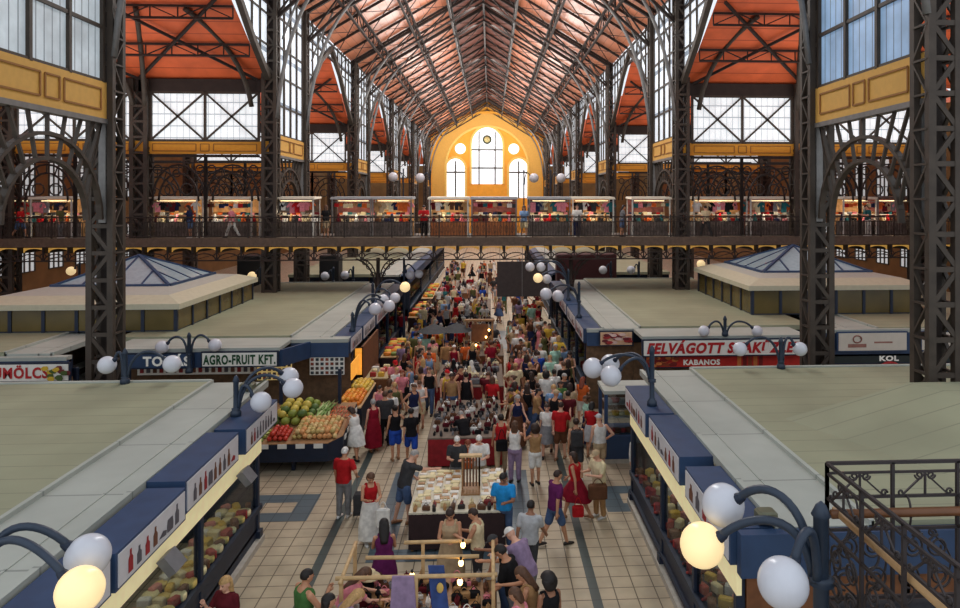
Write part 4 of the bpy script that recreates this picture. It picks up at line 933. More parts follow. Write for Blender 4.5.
for i, (a, b, c, bk, w) in enumerate(((262, 315, CANW, DIM, 'beside the left bridge column'), (334, 372, CAN, ROSE, 'with dark garments, left of aisle'), (374, 412, CAN, WARM, 'with pink goods left of centre'), (430, 468, CANW, WARM, 'over the left half of the crowd'), (472, 516, CAN, ROSE, 'right below the yellow end wall'), (529, 569, CAN, DIM, 'above the hanging dark board'), (572, 612, CANW, WARM, 'with warm lights right of centre'), (631, 668, CANW, ROSE, 'beside the right bridge column'),
                                      (36, 76, CANW, WARM, 'far on the left with lit canopy'), (152, 200, CANW, WARM, 'left, between two inner columns'), (206, 254, CANW, WARM, 'left, before the left bridge column'), (692, 744, CANW, WARM, 'right, behind the right bridge column'), (748, 796, CANW, ROSE, 'right, with red costumes'), (840, 872, CANW, WARM, 'far right, left half between border columns'), (874, 912, DIM, ROSE, 'far right, next to the border column'), (-20, 30, DIM, DIM, 'at the left border'))):
    gstall(XA(a), XA(b), c, bk, 20 + i, w, panel=PANO if i in (3, 4) else None)
# far gallery walls behind the side bays, seen through the arch screens
# ------------------------------------------------------------------ globe lamps
GLOBE = mat('globe_white', (206, 208, 216), .25, var=.03); GLOBEL = mat('globe_lit', (252, 222, 166), .3, var=.03, emit=.6)
LAMPM = mat('lamp_slate', (44, 56, 72), .45)
def lamp(label, base, ztop, arms, r=.23, pr=.06, group=None):
    """arms: (globe centre, lit)"""
    x, y, z0 = base; t = thing('globe_lamp', label, 'lamp', base, group)
    m = MB(); m.lathe((x, y, z0), [(pr * 2, 0), (pr * 2, .1), (pr * 1.2, .16), (pr, .2), (pr, ztop - z0), (pr * 1.3, ztop - z0 + .02), (pr * .7, ztop - z0 + .12), (.01, ztop - z0 + .16)], 12); m.build('post', LAMPM, t)
    zc = ztop - .62 * (r / .23); m = MB(); m.lathe((x, y, zc - .06), [(pr, 0), (pr * 1.7, .02), (pr * 1.4, .05), (pr * 1.7, .08), (pr, .1)], 12); m.build('collar', LAMPM, t)
    for g, lit in arms:
        G = Vector(g); d = Vector((x - G.x, y - G.y, 0)); L = d.length; d.normalize(); A = G + d * r * .8 + Vector((0, 0, r * .55)); top = max(ztop - .05, A.z + .2)
        S_ = Vector((x, y, zc)) - d * pr; M1 = Vector((x, y, top + .12)) - d * (L * .12); M2 = A + d * (L * .25) + Vector((0, 0, .34))
        P = [S_ * (1 - q) ** 3 + M1 * 3 * q * (1 - q) ** 2 + M2 * 3 * q * q * (1 - q) + A * q ** 3 for q in [k / 14 for k in range(15)]]
        m = MB(); m.tube(P, pr * .62, 8); ar = m.build('arm', LAMPM, t)
        m = MB(); v = (A - G).normalized(); m.cap(G + v * r * .82, A + v * .05, .075, .05, 10); m.build('collar', NAVYD, ar)
        m = MB(); m.sph(g, r, 24, 16); m.build('globe', GLOBEL if lit else GLOBE, ar)
    return t
def P3(px, py, y): return aty(px, py, y)
def L_(label, base, top, globes, **k):
    """post by picture measurements at a known distance"""
    y = base[1]; lamp(label, base, top, [((P3(px, py, yy)), lit) for px, py, yy, lit in globes], **k)
x, y, z = P3(821, 517, 6.9); L_('large globe lamp at the lower right with one of three globes lit', (x, 6.9, 0), z, [(723, 505, 7.75, 0), (702, 545, 7.5, 1), (783, 583, 6.5, 0)], pr=.075, r=.235)
x, y, z = P3(-22, 520, 7.9); L_('globe lamp at the lower left border with one lit globe', (x, 7.9, 0), z, [(88, 556, 8.1, 0), (80, 590, 7.6, 1)], pr=.07, r=.235)
x, y, z = P3(236, 382, 16.3); L_('globe lamp on the far end of the left kiosk', (x, 16.3, 3.05), z, [(261, 402, 16.2, 0), (293, 388, 16.5, 0), (289, 377, 17.2, 0)])
x, y, z = P3(652, 352, 16.6); L_('globe lamp on the far end of the right kiosk, before the FELVÁGOTT sign', (x, 16.6, 3.05), z, [(593, 368, 17.2, 0), (611, 376, 16.6, 0), (610, 364, 18.0, 0)], r=.25)
x, y, z = P3(198, 333, 24.2); L_('two-armed globe lamp between the TOMÁS and AGRO-FRUIT signs', (x, 23.5, 2.3), z, [(162, 347, 23.5, 0), (215, 345, 23.5, 0)], r=.21)
x, y, z = P3(125, 360, 19.0); L_('two-armed globe lamp beside the left column, under the TOMÁS sign', (x, 19.0, 3.13), z + .15, [(107, 365, 19.0, 0), (172, 364, 19.0, 0)])
x, y, z = P3(725, 320, 24.9); L_('two-armed globe lamp above the FELVÁGOTT sign', (x, 24.9, 3.06), z, [(704, 331, 24.8, 0), (757, 331, 24.8, 0)], r=.2)
x, y, z = P3(781, 346, 19.7); L_('two-armed globe lamp on the right kiosk roof, before the end of the FELVÁGOTT sign', (x, 19.7, 3.13), z + .1, [(740, 349, 19.6, 0), (800, 349, 19.6, 0)], r=.2)
x, y, z = P3(357, 316, 26.5); L_('globe lamp on the aisle edge of the AGRO-FRUIT kiosk, nearest one', (-5.15, 26.5, 3.03), z, [(375, 309, 26.3, 0), (389, 306, 26.8, 0), (383, 300, 28, 0)])
x, y, z = P3(381, 286, 31); L_('globe lamp on the AGRO-FRUIT kiosk edge with one lit globe', (-5.15, 31, 3.03), z, [(395, 298, 30.8, 0), (405, 287, 31.2, 1)])
x, y, z = P3(404, 262, 38); L_('globe lamp left of the aisle just under the bridge', (x, 38, 0), 4.7, [(410, 275, 38, 0), (419, 274, 38, 0)])
x, y, z = P3(579, 285, 29); L_('globe lamp on the aisle edge of the FELVÁGOTT kiosk, nearest one', (x, 29, 3.04), z, [(546, 294, 28.6, 0), (558, 296, 29.3, 0)], r=.25)
x, y, z = P3(566, 272, 34); L_('globe lamp by the hanging board with one lit globe', (3.8, 34, 3.03), z, [(530, 267, 34, 0), (541, 267, 34.4, 0), (538, 278, 33.6, 1), (547, 279, 34, 0)])
for i, (px, py, lit) in enumerate(((71, 271, 1), (9, 281, 1), (252, 276, 1), (701, 264, 1), (603, 270, 0), (631, 270, 0), (345, 275, 0), (325, 276, 0))):
    gx, gy, gz = P3(px, py, 43); lamp(['lit globe lamp beyond the pyramid skylight on the left', 'lit globe lamp at the left border below the gallery', 'lit globe lamp left of the left bridge column', 'lit globe lamp right of the right bridge column', 'white globe lamp under the bridge, before the maroon box', 'white globe lamp under the bridge, right of the maroon box', 'globe lamp on the far left kiosk, right one', 'globe lamp on the far left kiosk, left one'][i], (gx + .5, 43, 0 if i in (0, 1, 2, 3) else 0), gz + .4, [((gx, 43, gz), lit)], r=.26)
for i, (px, py) in enumerate(((393, 177), (420, 178), (534, 178), (561, 178))):
    gx, gy, gz = P3(px, py, 62); lamp(f'pale globe lamp on the far upper gallery, {ORD[i]} from the left', (gx + (.9 if i < 2 else -.9), 62, 5.9), gz + .6, [((gx, 62, gz), 0)], r=.42)
    if i in (0, 3): pass
m = MB(); m.box(-12, 60.5, 5.5, -5, 64.5, 5.9); m.box(3.6, 60.5, 5.5, 11, 64.5, 5.9); o = m.build('far_gallery_deck', IRON2); o['kind'] = 'structure'
# things under and behind the gallery
for x0_, x1_, nm, mt in ((-15.6, -14.2, 'left of the left bridge column', BLACK), (-10.6, -9.4, 'right of the left bridge column', BLACK), (4.2, 8.0, 'maroon', mat('maroon_box', (62, 24, 26), .7))):
    m = MB(); m.bevbox(x0_, 44, 0, x1_, 45.2, 4.5, .05); o = m.build('storage_box', mt); tag(o, 'dark maroon housing under the right half of the bridge' if nm == 'maroon' else f'black cabinet on the kiosk roofs {nm}', 'box')
# railing of the stair landing at the lower right
def scroll(m, c, r, turns, ax, a0=0., sgn=1, w=.012):
    P = []
    for k in range(int(14 * turns) + 1):
        a = a0 + sgn * 2 * pi * k / 14; q = r * (1 - .75 * k / (14 * turns)); d = (q * math.cos(a), q * math.sin(a)); P.append((c[0] + (d[0] if ax == 0 else 0), c[1] + (d[0] if ax == 1 else 0), c[2] + d[1]))
    m.tube(P, w, 5)
RX, RY, RT = 3.74, 7.6, 5.06
t = thing('stair_railing', 'ornate dark iron railing with scrolls and wooden handrail, lower right corner', 'railing', (RX, RY, 3.5)); IR = mat('rail_iron', (58, 52, 52), .5, .3)
for ax, L in ((0, 3.0), (1, -2.9)):
    def Q(d, z): return (RX + d, RY, z) if ax == 0 else (RX, RY - d, z)
    LL = abs(L); m = MB()
    for z, wd in ((RT, .035), (RT - .11, .025), (RT - .38, .03), (RT - .74, .03), (RT - 1.5, .035)): m.bar(Q(0, z), Q(LL, z), wd, wd)
    m.build('rails', IR, t); m = MB(); n = 4
    for k in range(n + 1): m.bar(Q(LL * k / n, RT - 1.55), Q(LL * k / n, RT), .035, .035)
    m.build('uprights', IR, t)
    for k in range(n):
        m = MB()
        a, b = LL * k / n, LL * (k + 1) / n; c = (a + b) / 2
        m.bar(Q(c, RT - .11), Q(c, RT - .38), .02, .02); m.bar(Q(c, RT - .13), Q(a + .12, RT - .36), .018, .018); m.bar(Q(c, RT - .13), Q(b - .12, RT - .36), .018, .018)
        for sg in (-1, 1):
            scroll(m, Q(c + sg * .07, RT - .15), .05, 1.3, ax, 0 if sg > 0 else pi, -sg); scroll(m, Q(c + sg * (b - a) * .37, RT - .34), .04, 1.2, ax, 0, sg)
            scroll(m, Q(c + sg * .15, RT - .95), .13, 1.8, ax, pi / 2, sg, .014); scroll(m, Q(c + sg * .17, RT - 1.28), .14, 1.8, ax, -pi / 2, sg, .014)
            m.tube([Q(c + sg * (.06 + .24 * math.sin(q * pi / 10)), RT - .78 - .7 * q / 10) for q in range(11)], .012, 5); scroll(m, Q(c + sg * .08, RT - .8), .05, 1.3, ax, 0, sg)
        m.build('scrollwork', IR, t)
    m = MB(); off = .1; H_ = (lambda d, z: (RX + d, RY - off, z)) if ax == 0 else (lambda d, z: (RX - off + .2, RY - d, z))
    zz = RT - .52; m.tube([H_(-.0, zz), H_(LL, zz)], .05, 10); m.build('handrail', mat('handrail_light' if ax else 'handrail_brown', (186, 150, 106) if ax else (112, 72, 44), .35, var=.15, scale=4), t)
    m = MB()
    for k in range(5): d = LL * (k + .5) / 5; a0 = Q(d, RT - .38); b0 = H_(d, zz - .06); m.tube(arc(a0, b0, (b0[0], b0[1], a0[2] + .02)), .013, 5); m.tube(arc(b0, Q(d, RT - .74), (b0[0], b0[1], zz - .18)), .013, 5)
    m.build('handrail_brackets', IR, t)
m = MB(); m.box(RX - .05, 4.5, 3.2, RX + 4, RY + .05, 3.5); o = m.build('stair_landing', mat('landing_dark', (40, 42, 48), .7)); o['kind'] = 'structure'
# ------------------------------------------------------------------ market tables in the middle of the aisle
DARKC = mat('dark_skirt', (50, 34, 36), .85, var=.2)
def table(label, x0, x1, y0, y1, zt, skirt, topm, boards=True):
    t = thing('market_table', label, 'market table', ((x0 + x1) / 2, (y0 + y1) / 2, 0))
    m = MB(); m.bevbox(x0, y0, zt - .05, x1, y1, zt, .01); m.build('table_top', topm, t)
    m = MB(); n = 26; P = []
    for a, b in (((x0, y0), (x1, y0)), ((x1, y0), (x1, y1)), ((x1, y1), (x0, y1)), ((x0, y1), (x0, y0))):
        d = Vector((b[0] - a[0], b[1] - a[1], 0)); nn = Vector((d.y, -d.x, 0)).normalized(); k_ = max(4, int(d.length / .12))
        for k in range(k_): q = Vector((a[0], a[1], 0)) + d * k / k_ + nn * (.015 if k % 2 else -.015); P.append((q.x, q.y))
    m.loft([[(x, y, .06) for x, y in P], [(x, y, zt - .04) for x, y in P]], 0, True, False); m.build('table_skirt', skirt, t)
    for x in (x0 + .08, x1 - .08):
        for y in (y0 + .08, y1 - .08): m = MB(); m.box(x - .03, y - .03, 0, x + .03, y + .03, zt - .05); m.build('leg', WOOD, t)
    return t
def grid(x0, x1, y0, y1, z, nx, ny, j=.03):
    return [(x0 + (x1 - x0) * (i + .5) / nx + RN.uniform(-j, j), y0 + (y1 - y0) * (k + .5) / ny + RN.uniform(-j, j), z, RN.choice((0, pi / 2)) + RN.uniform(-.15, .15)) for i in range(nx) for k in range(ny)]
LEA = [mat('leather_tan', (170, 128, 80), .5), mat('leather_cream', (220, 206, 160), .6), mat('leather_brown', (96, 64, 44), .5), mat('paper_white', (218, 214, 204), .6), mat('leather_black', (44, 38, 36), .5)]
wal = MB(); wal.bevbox(-.1, -.065, 0, .1, .065, .03, .008)
pur = MB(); pur.bevbox(-.12, -.05, 0, .12, .05, .15, .03); pur.tube(arc((-.07, 0, .14), (.07, 0, .14), (0, 0, .3)), .009, 4)
hat = MB(); hat.lathe((0, 0, 0), [(.17, 0), (.18, .012), (.1, .03), (.095, .1), (.05, .13), (.01, .132)], 14)
# T2: the white goods table
table('market table with dark skirt and rows of small white and tan goods', -1.85, .34, 15.95, 18.45, .9, DARKC, mat('table_cloth_cream', (206, 198, 176), .8))
goods(wal, 'leather_wallet', LEA[:2] + [LEA[1], LEA[3], LEA[0], LEA[3]], 'small wallet or box in the rows on the dark-skirted market table', 'wallet', 'wallets and boxes on the dark-skirted table', grid(-1.8, -.75, 16.4, 18.4, .9, 5, 11) + grid(-.2, .3, 16.4, 18.4, .9, 3, 11))
goods(pur, 'purse', LEA + [mat('purse_red', (140, 50, 50))], 'small purse along the front edge of the dark-skirted market table', 'purse', 'purses on the dark-skirted table', grid(-1.8, .3, 15.98, 16.35, .9, 10, 2), (.7, .95))
m = MB(); m.box(-.7, 16.8, .9, -.25, 17.5, .94); rk = m.build('display_rack', WOOD); tag(rk, 'upright wooden display rack standing amid the white goods table', 'display rack')
for dx in (-.68, -.27): m = MB(); m.box(dx - .02, 17.1, .94, dx + .02, 17.16, 1.75); m.build('post', WOOD, rk)
m = MB()
for k in range(6): m.box(-.66 + k * .075, 17.1, 1.0, -.62 + k * .075, 17.13, 1.7)
m.build('hanging_belts', [LEA[2]], rk)
m = MB(); m.box(-.75, 17.05, 1.72, -.2, 17.2, 1.77); m.build('top_bar', WOODP, rk)
# T1: wooden frame stall at the lower edge
t = table('wooden frame stall at the bottom edge, hung with bulbs and bags', -2.55, .1, 11.3, 13.2, .92, WALLB, WOOD)
for x in (-2.5, -1.25, .05):
    for y in (11.9, 13.1): m = MB(); m.box(x - .03, y - .03, .92, x + .03, y + .03, 1.62); m.build('upright', WOODP, t)
for a, b in (((-2.6, 11.92, 1.62), (.12, 11.9, 1.62)), ((-2.2, 12.5, 1.66), (-.2, 12.45, 1.66)), ((-1.6, 13.1, 1.62), (-.35, 13.1, 1.62)), ((-2.5, 11.8, 1.6), (-2.5, 13.2, 1.6)), ((.05, 11.8, 1.6), (.05, 13.2, 1.6))):
    m = MB(); m.tube([a, b], .035, 7); m.build('beam', WOODP, t)
BULB = mat('bulb_glow', (255, 206, 120), .3, var=.02, emit=9)
def bulb(x, y, z, lb, zt):
    b = thing('light_bulb', lb, 'light bulb', (x, y, z)); m = MB(); m.sph((x, y, z), (.045, .045, .058), 12, 8); m.build('bulb', BULB, b)
    m = MB(); m.lathe((x, y, z + .05), [(.022, 0), (.022, .05), (.01, .06)], 8); m.tube([(x, y, z + .1), (x, y, zt)], .006, 4); m.build('cord', BLACK, b)
for i, (px, py, y) in enumerate(((463, 545, 12.9), (461, 563, 12.4), (460, 582, 11.9), (412, 576, 12.1))):
    x_, y_, z_ = aty(px, py, y); bulb(x_, y_, z_, ['topmost lit bulb over the wooden stall', 'middle lit bulb of the column over the wooden stall', 'lowest lit bulb of the column over the wooden stall', 'small lit bulb left of the blue cloth on the wooden stall'][i], max(z_ + .12, 1.62))
goods(pur, 'handbag', [cloth(c) for c in ('black', 'pink', 'brown', 'grey', 'white', 'maroon', 'black', 'tan')], 'small bag among the goods on the wooden frame stall', 'bag', 'bags on the wooden frame stall', grid(-2.45, -1.0, 11.4, 13.1, .92, 9, 9, .05) + grid(-.7, 0, 11.4, 13.1, .92, 4, 9, .05), (.5, 1.0))
goods(hat, 'straw_hat', [cloth('black'), cloth('tan'), cloth('cream')], 'hat lying on the wooden frame stall', 'hat', 'hats on the wooden frame stall', [(-1.6, 12.6, .95), (-1.45, 12.2, .95), (-2.2, 12.9, 1.1), (-.9, 12.8, .95)])
m = MB(); P = [aty(428, 566, 12.0), aty(444, 566, 12.0), aty(449, 612, 11.9), aty(432, 612, 11.9)]; m.loft([[p for p in P], [(p[0], p[1] + .03, p[2]) for p in P]], 0, False); bc = m.build('printed_cloth', mat('cloth_blue_dull', (48, 70, 124), .8, var=.3)); tag(bc, 'blue cloth with a gold print hanging on the wooden frame stall', 'cloth')
m = MB(); c_ = aty(440, 588, 11.93); m.sph(c_, (.06, .012, .09), 10, 6); m.build('print', mat('gold_print', (206, 176, 96)), bc)
m = MB(); P = [aty(392, 577, 11.85), aty(414, 577, 11.85), aty(416, 610, 11.8), aty(390, 610, 11.8)]; m.loft([P, [(p[0], p[1] + .05, p[2]) for p in P]], 0, False); o = m.build('hanging_bag', cloth('mauve')); tag(o, 'mauve patterned bag hung from the front beam of the wooden stall', 'bag')
# T3 and the tables behind
table('market table with red drape behind the white-haired vendors', -1.85, .35, 20.9, 24.8, .9, REDC, mat('table_cloth_dark', (110, 96, 84), .8))
goods(pur, 'purse', [cloth(c) for c in ('black', 'maroon', 'white', 'brown', 'grey', 'charcoal')], 'purse or cloth item on the red-draped market table', 'purse', 'goods on the red-draped table', grid(-1.75, .25, 21, 24.7, .9, 9, 11, .08), (.5, 1.0))
dolls = MB(); dolls.v, dolls.f, dolls.m, dolls.s = list(dollm.v), list(dollm.f), list(dollm.m), list(dollm.s)
TB = [(-2.1, .5, 26.6, 30.2, 'market table with dark goods, third from the front'), (-2.2, .6, 31.8, 34.4, 'market table hung with bulbs, fourth from the front'), (-2.3, .2, 37.4, 42, 'market table under the bridge gallery'), (-2.6, .0, 44.5, 50, 'market table just beyond the bridge'), (-2.8, -.2, 53, 60, 'farthest market table in the aisle')]
for i, (x0, x1, y0, y1, lb) in enumerate(TB):
    table(lb, x0, x1, y0, y1, .9, [REDC, WALLB, DARKC, DARKC, WALLB][i], mat('table_cloth_dark', (110, 96, 84), .8))
    gm = [cloth(c) for c in (('white', 'charcoal', 'black', 'grey', 'maroon', 'cream') if i != 1 else ('brown', 'tan', 'black', 'red', 'cream'))]
    goods(pur, 'purse', gm, f'bag or purse spread on the {lb}', 'bag', f'bags on the {lb}', grid(x0 + .1, x1 - .1, y0 + .1, y1 - .1, .9, 6, 7 if i < 3 else 5), (.9, 1.6))
    goods(dollm if i == 0 else dolls, 'folk_doll', gm, f'upright doll on the {lb}', 'souvenir', f'upright souvenirs on the {lb}', grid(x0 + .2, x1 - .2, y0 + .2, y1 - .2, .9, 3, 4), (.9, 1.6))
    if i == 0: dolls.v = list(dollm.v)
st = thing('stall_frame', 'brown wooden stall frame with lit bulbs in mid crowd', 'stall frame', (-.5, 33, .9))
for x in (-1.1, .1):
    m = MB(); m.box(x - .04, 33, .9, x + .04, 33.08, 2.3); m.build('post', WOOD, st)
m = MB(); m.box(-1.2, 32.9, 2.25, .2, 33.2, 2.33); m.build('beam', WOOD, st); m = MB(); m.box(-.9, 33.02, 1.3, -.1, 33.08, 2.1); m.build('goods_board', WALLB, st)
for i, (px, py) in enumerate(((489, 330), (486, 337), (476, 345), (463, 348))): x_, y_, z_ = aty(px, py, 32.85); bulb(x_, y_, z_, f'{ORD[i]} lit bulb from the right on the stall frame in mid crowd', z_ + .2)
for i, (px, py) in enumerate(((434, 327), (457, 326))):
    x_, y_, z_ = ath(px, py, 2.0); u = thing('market_umbrella', ['left grey umbrella spread over the crowd', 'right grey umbrella spread over the crowd'][i], 'umbrella', (x_, y_, 0))
    m = MB(); m.loft([[(x_ + r * math.cos(a), y_ + r * math.sin(a), z + (.05 if k % 2 else 0) * (r > .9)) for k, a in enumerate([2 * pi * q / 16 for q in range(16)])] for r, z in ((.78, 1.8), (.45, 1.98), (.05, 2.14))], 0, False); m.build('canopy', mat('umbrella_grey', (64, 66, 68), .8), u); m = MB(); m.tube([(x_, y_, 0), (x_, y_, 2.2)], .025, 8); m.build('pole', STEEL, u)
# side tables along the left kiosk
t = table('brown stall counter with tan lid along the left aisle', -4.9, -4.0, 27.6, 29.4, 1.0, WALLB, mat('lid_tan', (176, 158, 120), .7))
m = MB(); m.box(-4.98, 27.2, 0, -4.9, 27.28, 2.3); m.box(-4.98, 27.2, .0, -4.9, 31, 2.3); o = m.build('stall_partition', WALLB); tag(o, 'tall brown partition beside the AGRO-FRUIT kiosk front', 'partition')
goods(pk, 'food_packet', PK, 'packet on the tan-lidded counter in the left aisle', 'packet', 'packets on the tan-lidded counter', grid(-4.8, -4.1, 27.7, 29.3, 1.0, 2, 4), (1, 1.6))
for i, (y0, y1) in enumerate(((31.5, 35), (42, 48), (50, 58))):
    table(f'fruit and flower counter in the left aisle, {["nearest","middle","farthest"][i]} one', -4.9, -4.1, y0, y1, .95, DARKC, WOODP)
    goods(ch, 'fruit_basket', [mat('fruit_orange', (222, 132, 40)), mat('fruit_yellow', (226, 190, 74)), mat('pack_red', (1, 1, 1)), mat('leaf_pale', (130, 150, 80))], f'fruit heap on the {["nearest","middle","farthest"][i]} left aisle counter', 'fruit', f'fruit heaps on the {["nearest","middle","farthest"][i]} left aisle counter', grid(-4.8, -4.2, y0 + .1, y1 - .1, .95, 2, 7), (1.2, 2))
# the fruit stall at the corner of the left kiosk
fs = thing('fruit_stall', 'dark fruit and vegetable stall with tilted top, corner of the AGRO-FRUIT kiosk', 'market stall', (-5.9, 22, 0))
def ft(x, y): return .86 + max(0, y - 20.75) * .16
m = MB(); O = [(-7.5, 20.75), (-4.75, 20.75), (-4.4, 21.2), (-4.4, 23.4), (-7.5, 23.4)]; m.loft([[(x, y, .32) for x, y in O], [(x, y, ft(x, y) - .02) for x, y in O]], 0, False); m.build('body', NAVYD, fs)
m = MB(); m.loft([[(x, y, ft(x, y) - .02) for x, y in O], [(x, y, ft(x, y)) for x, y in O]], 0, False); m.build('tray', WOOD, fs)
for x in (-7.3, -5.8, -4.6): m = MB(); m.box(x - .05, 20.95, 0, x + .05, 21.05, .35); m.build('leg', NAVYD, fs)
for x in (-6.85, -4.95): m = MB(); m.box(x - .05, 23.3, 0, x + .05, 23.4, 2.4); m.build('post', NAVYD, fs)
cards = [(-7.1 + k * .52, 20.738, .72, 0) for k in range(5)] + [(-4.388, 21.5 + k * .42, .74 + .07 * k, pi / 2) for k in range(5)]
cm_ = MB(); cm_.box(-.13, -.01, 0, .13, .01, .13); goods(cm_, 'price_card', [WHITE2], 'white price card on the edge of the fruit stall', 'price card', 'price cards of the fruit stall', cards, (1, 1))
ap = MB(); ap.sph((0, 0, .92), (1, 1, .92), 14, 10); ap.lathe((0, 0, 1.8), [(.06, -.05), (.05, .2), (.01, .22)], 6, 0)
ml = MB(); ml.sph((0, 0, .9), (1.12, .95, .92), 16, 10); pe = MB(); pe.loft([[(r * math.cos(a) * (1 + .12 * math.cos(3 * a)), y, .5 + r * math.sin(a) * (1 + .12 * math.cos(3 * a))) for a in [2 * pi * q / 12 for q in range(12)]] for y, r in ((-1, .12), (-.7, .42), (0, .52), (.7, .42), (1, .25), (1.15, .08))])
cr = MB(); cr.tube([(0, -1.3, .2), (0, -.4, .24), (0, .6, .28), (0, .9, .26)], [.04, .16, .24, .12], 8)
lk = MB(); lk.tube([(0, -1, .15), (0, .3, .18), (.1, 1, .3)], [.1, .13, .05], 8); lk.tube([(0, .3, .2), (-.2, 1.2, .4)], [.1, .02], 5); lk.tube([(0, .3, .2), (.3, 1.3, .5)], [.08, .02], 5)
def fruit(shape, r, name, mats, label, cat, x0, x1, y0, y1, nx, ny, layers=1):
    me = shape.mesh(name, mats[0]); i = 0
    for l in range(layers):
        for a in range(nx - l):
            for b in range(ny - l):
                x = x0 + (x1 - x0) * (a + .5 + l * .5) / nx + RN.uniform(-.02, .02); y = y0 + (y1 - y0) * (b + .5 + l * .5) / ny + RN.uniform(-.02, .02)
                o = inst(name, me, [RN.choice(mats)], None, (x, y, ft(x, y) + l * r * 1.3), RN.uniform(0, 6.28) if shape not in (cr, lk) else RN.uniform(-.2, .2), r * RN.uniform(.88, 1.1)); tag(o, label, cat, f'{cat}s on the fruit stall')
fruit(ml, .13, 'melon', [mat('melon_green', (128, 140, 56), .5), mat('melon_yellow', (192, 172, 74), .5), mat('melon_dark', (76, 100, 44), .5)], 'green-yellow melon on the back of the fruit stall', 'melon', -6.75, -5.5, 21.75, 23.2, 4, 5, 2)
fruit(ap, .075, 'tomato', [mat('tomato_red', (186, 56, 38), .4)], 'red tomato in the middle of the fruit stall front', 'tomato', -6.55, -5.95, 20.85, 21.55, 4, 5, 2)
fruit(pe, .1, 'green_pepper', [mat('pepper_green', (120, 144, 60), .4), mat('pepper_pale', (178, 186, 96), .4)], 'pale green pepper on the left front of the fruit stall', 'pepper', -7.45, -6.6, 20.85, 21.5, 5, 4, 2)
fruit(pe, .1, 'red_pepper', [mat('pepper_red', (186, 52, 36), .4)], 'red pepper behind the green ones on the fruit stall', 'red pepper', -7.45, -6.8, 21.6, 22.6, 4, 5, 1)
fruit(ap, .08, 'peach', [mat('peach_a', (208, 178, 120), .6), mat('peach_b', (206, 148, 92), .6), mat('peach_c', (184, 160, 96), .6)], 'pale peach heaped on the right front of the fruit stall', 'peach', -5.85, -4.55, 20.95, 22.1, 9, 8, 2)
fruit(cr, .12, 'carrot', [mat('carrot', (196, 96, 52), .6), mat('carrot_b', (170, 84, 60), .6)], 'orange carrot on the right side of the fruit stall', 'carrot', -5.1, -4.45, 22.3, 23.1, 7, 3, 1)
fruit(lk, .3, 'leek', [mat('leek', (120, 148, 76), .6), mat('leek_pale', (176, 190, 130), .6)], 'green leek behind the peaches on the fruit stall', 'leek', -5.5, -5.1, 22.3, 23.2, 5, 2, 1)
t = table('fruit counter with oranges and lemons along the AGRO-FRUIT kiosk', -5.2, -4.35, 23.8, 27.0, 1.0, NAVYD, WOODP)
def ft(x, y): return 1.0
fruit(ap, .085, 'orange', [mat('orange_fruit', (226, 130, 36), .5), mat('orange_b', (230, 160, 60), .5)], 'orange on the counter behind the fruit stall', 'orange', -5.15, -4.4, 23.9, 25.4, 5, 8, 2)
fruit(ap, .085, 'lemon', [mat('lemon', (228, 196, 76), .5), mat('lemon_b', (214, 186, 96), .5)], 'yellow lemon on the counter behind the fruit stall', 'lemon', -5.15, -4.4, 25.5, 26.9, 5, 7, 2)
m = MB(); m.box(-5.15, 26.99, 1.3, -4.9, 27.04, 2.3); m.box(-5.0, 25.4, 1.5, -4.96, 27, 2.1); o = m.build('lit_panel', mat('lit_orange', (236, 160, 60), .6, emit=.7)); tag(o, 'glowing orange lit panel behind the lemons at the fruit counter', 'lit panel')
# glass display case at the corner of the right cross aisle
t = thing('display_case', 'glass display case on a blue base at the corner behind the right kiosk', 'display case', (4.1, 21.6, 0))
m = MB(); m.box(3.45, 21.0, 0, 5.2, 22.2, .12); m.build('plinth', STONE, t); m = MB(); m.bevbox(3.47, 21.02, .12, 5.18, 22.18, .85, .02); m.build('base', NAVY, t)
for x in (3.5, 5.15):
    for y in (21.05, 22.15): m = MB(); m.box(x - .05, y - .05, .85, x + .05, y + .05, 2.1); m.build('post', NAVY, t)
m = MB(); m.box(3.55, 21.04, .87, 5.1, 21.06, 2.08); m.build('glass_front', GLASS, t); m = MB(); m.box(3.42, 20.97, 2.1, 5.22, 22.2, 2.2); m.build('top', RGREY, t)
for z in (1.25, 1.65): m = MB(); m.box(3.55, 21.4, z, 5.1, 22.1, z + .03); m.build('shelf', SHELF, t)
goods(ch, 'food_tray', PK, 'food portion inside the glass display case at the right corner', 'food', 'food in the display case', [(3.7 + k * .19, y, z) for k in range(8) for y, z in ((21.3, .86), (21.65, 1.28), (21.65, 1.68))])
# ------------------------------------------------------------------ people near enough to tell apart
def hp(px, py, h=1.72): p = ath(px, py, h - .01); return (p[0], p[1])
def N(px, py, sex, pose, face, top, bot, hr, skin=0, h=1.72, where=''):
    if pose == 'lean': h -= .1
    J = joints(pose, sex); k = h / 1.72; p = ath(px, py, (J['head'].z + .118 + J['dz']) * k); a = math.radians(face); hy = J['head'].y * k * 1.09
    return person((p[0] + hy * math.sin(a), p[1] - hy * math.cos(a)), sex, pose, face, top, bot, hr, skin, h, where)
T_, S_2, NONE = 'trousers', 'shorts', ('skirt', 'grey')
N(345, 447, 'm', 'hip', -15, ('tee', 'red'), (T_, 'grey'), ('crop', 'white'), 1, 1.74, 'back turned by the trolley')
N(371, 473, 'f', 'hold', 200, ('tank', 'red'), ('longskirt', 'white'), ('bob', 'brown'), 1, 1.68, 'holding a patterned bag')
N(384, 519, 'f', 'hold', 10, ('shortdress', 'purple'), NONE, ('long', 'black'), 1, 1.68, 'before the wooden stall')
N(307, 569, 'm', 'strap', -50, ('tank', 'green'), (S_2, 'charcoal'), ('crop', 'black'), 1, 1.76, 'at the bottom edge')
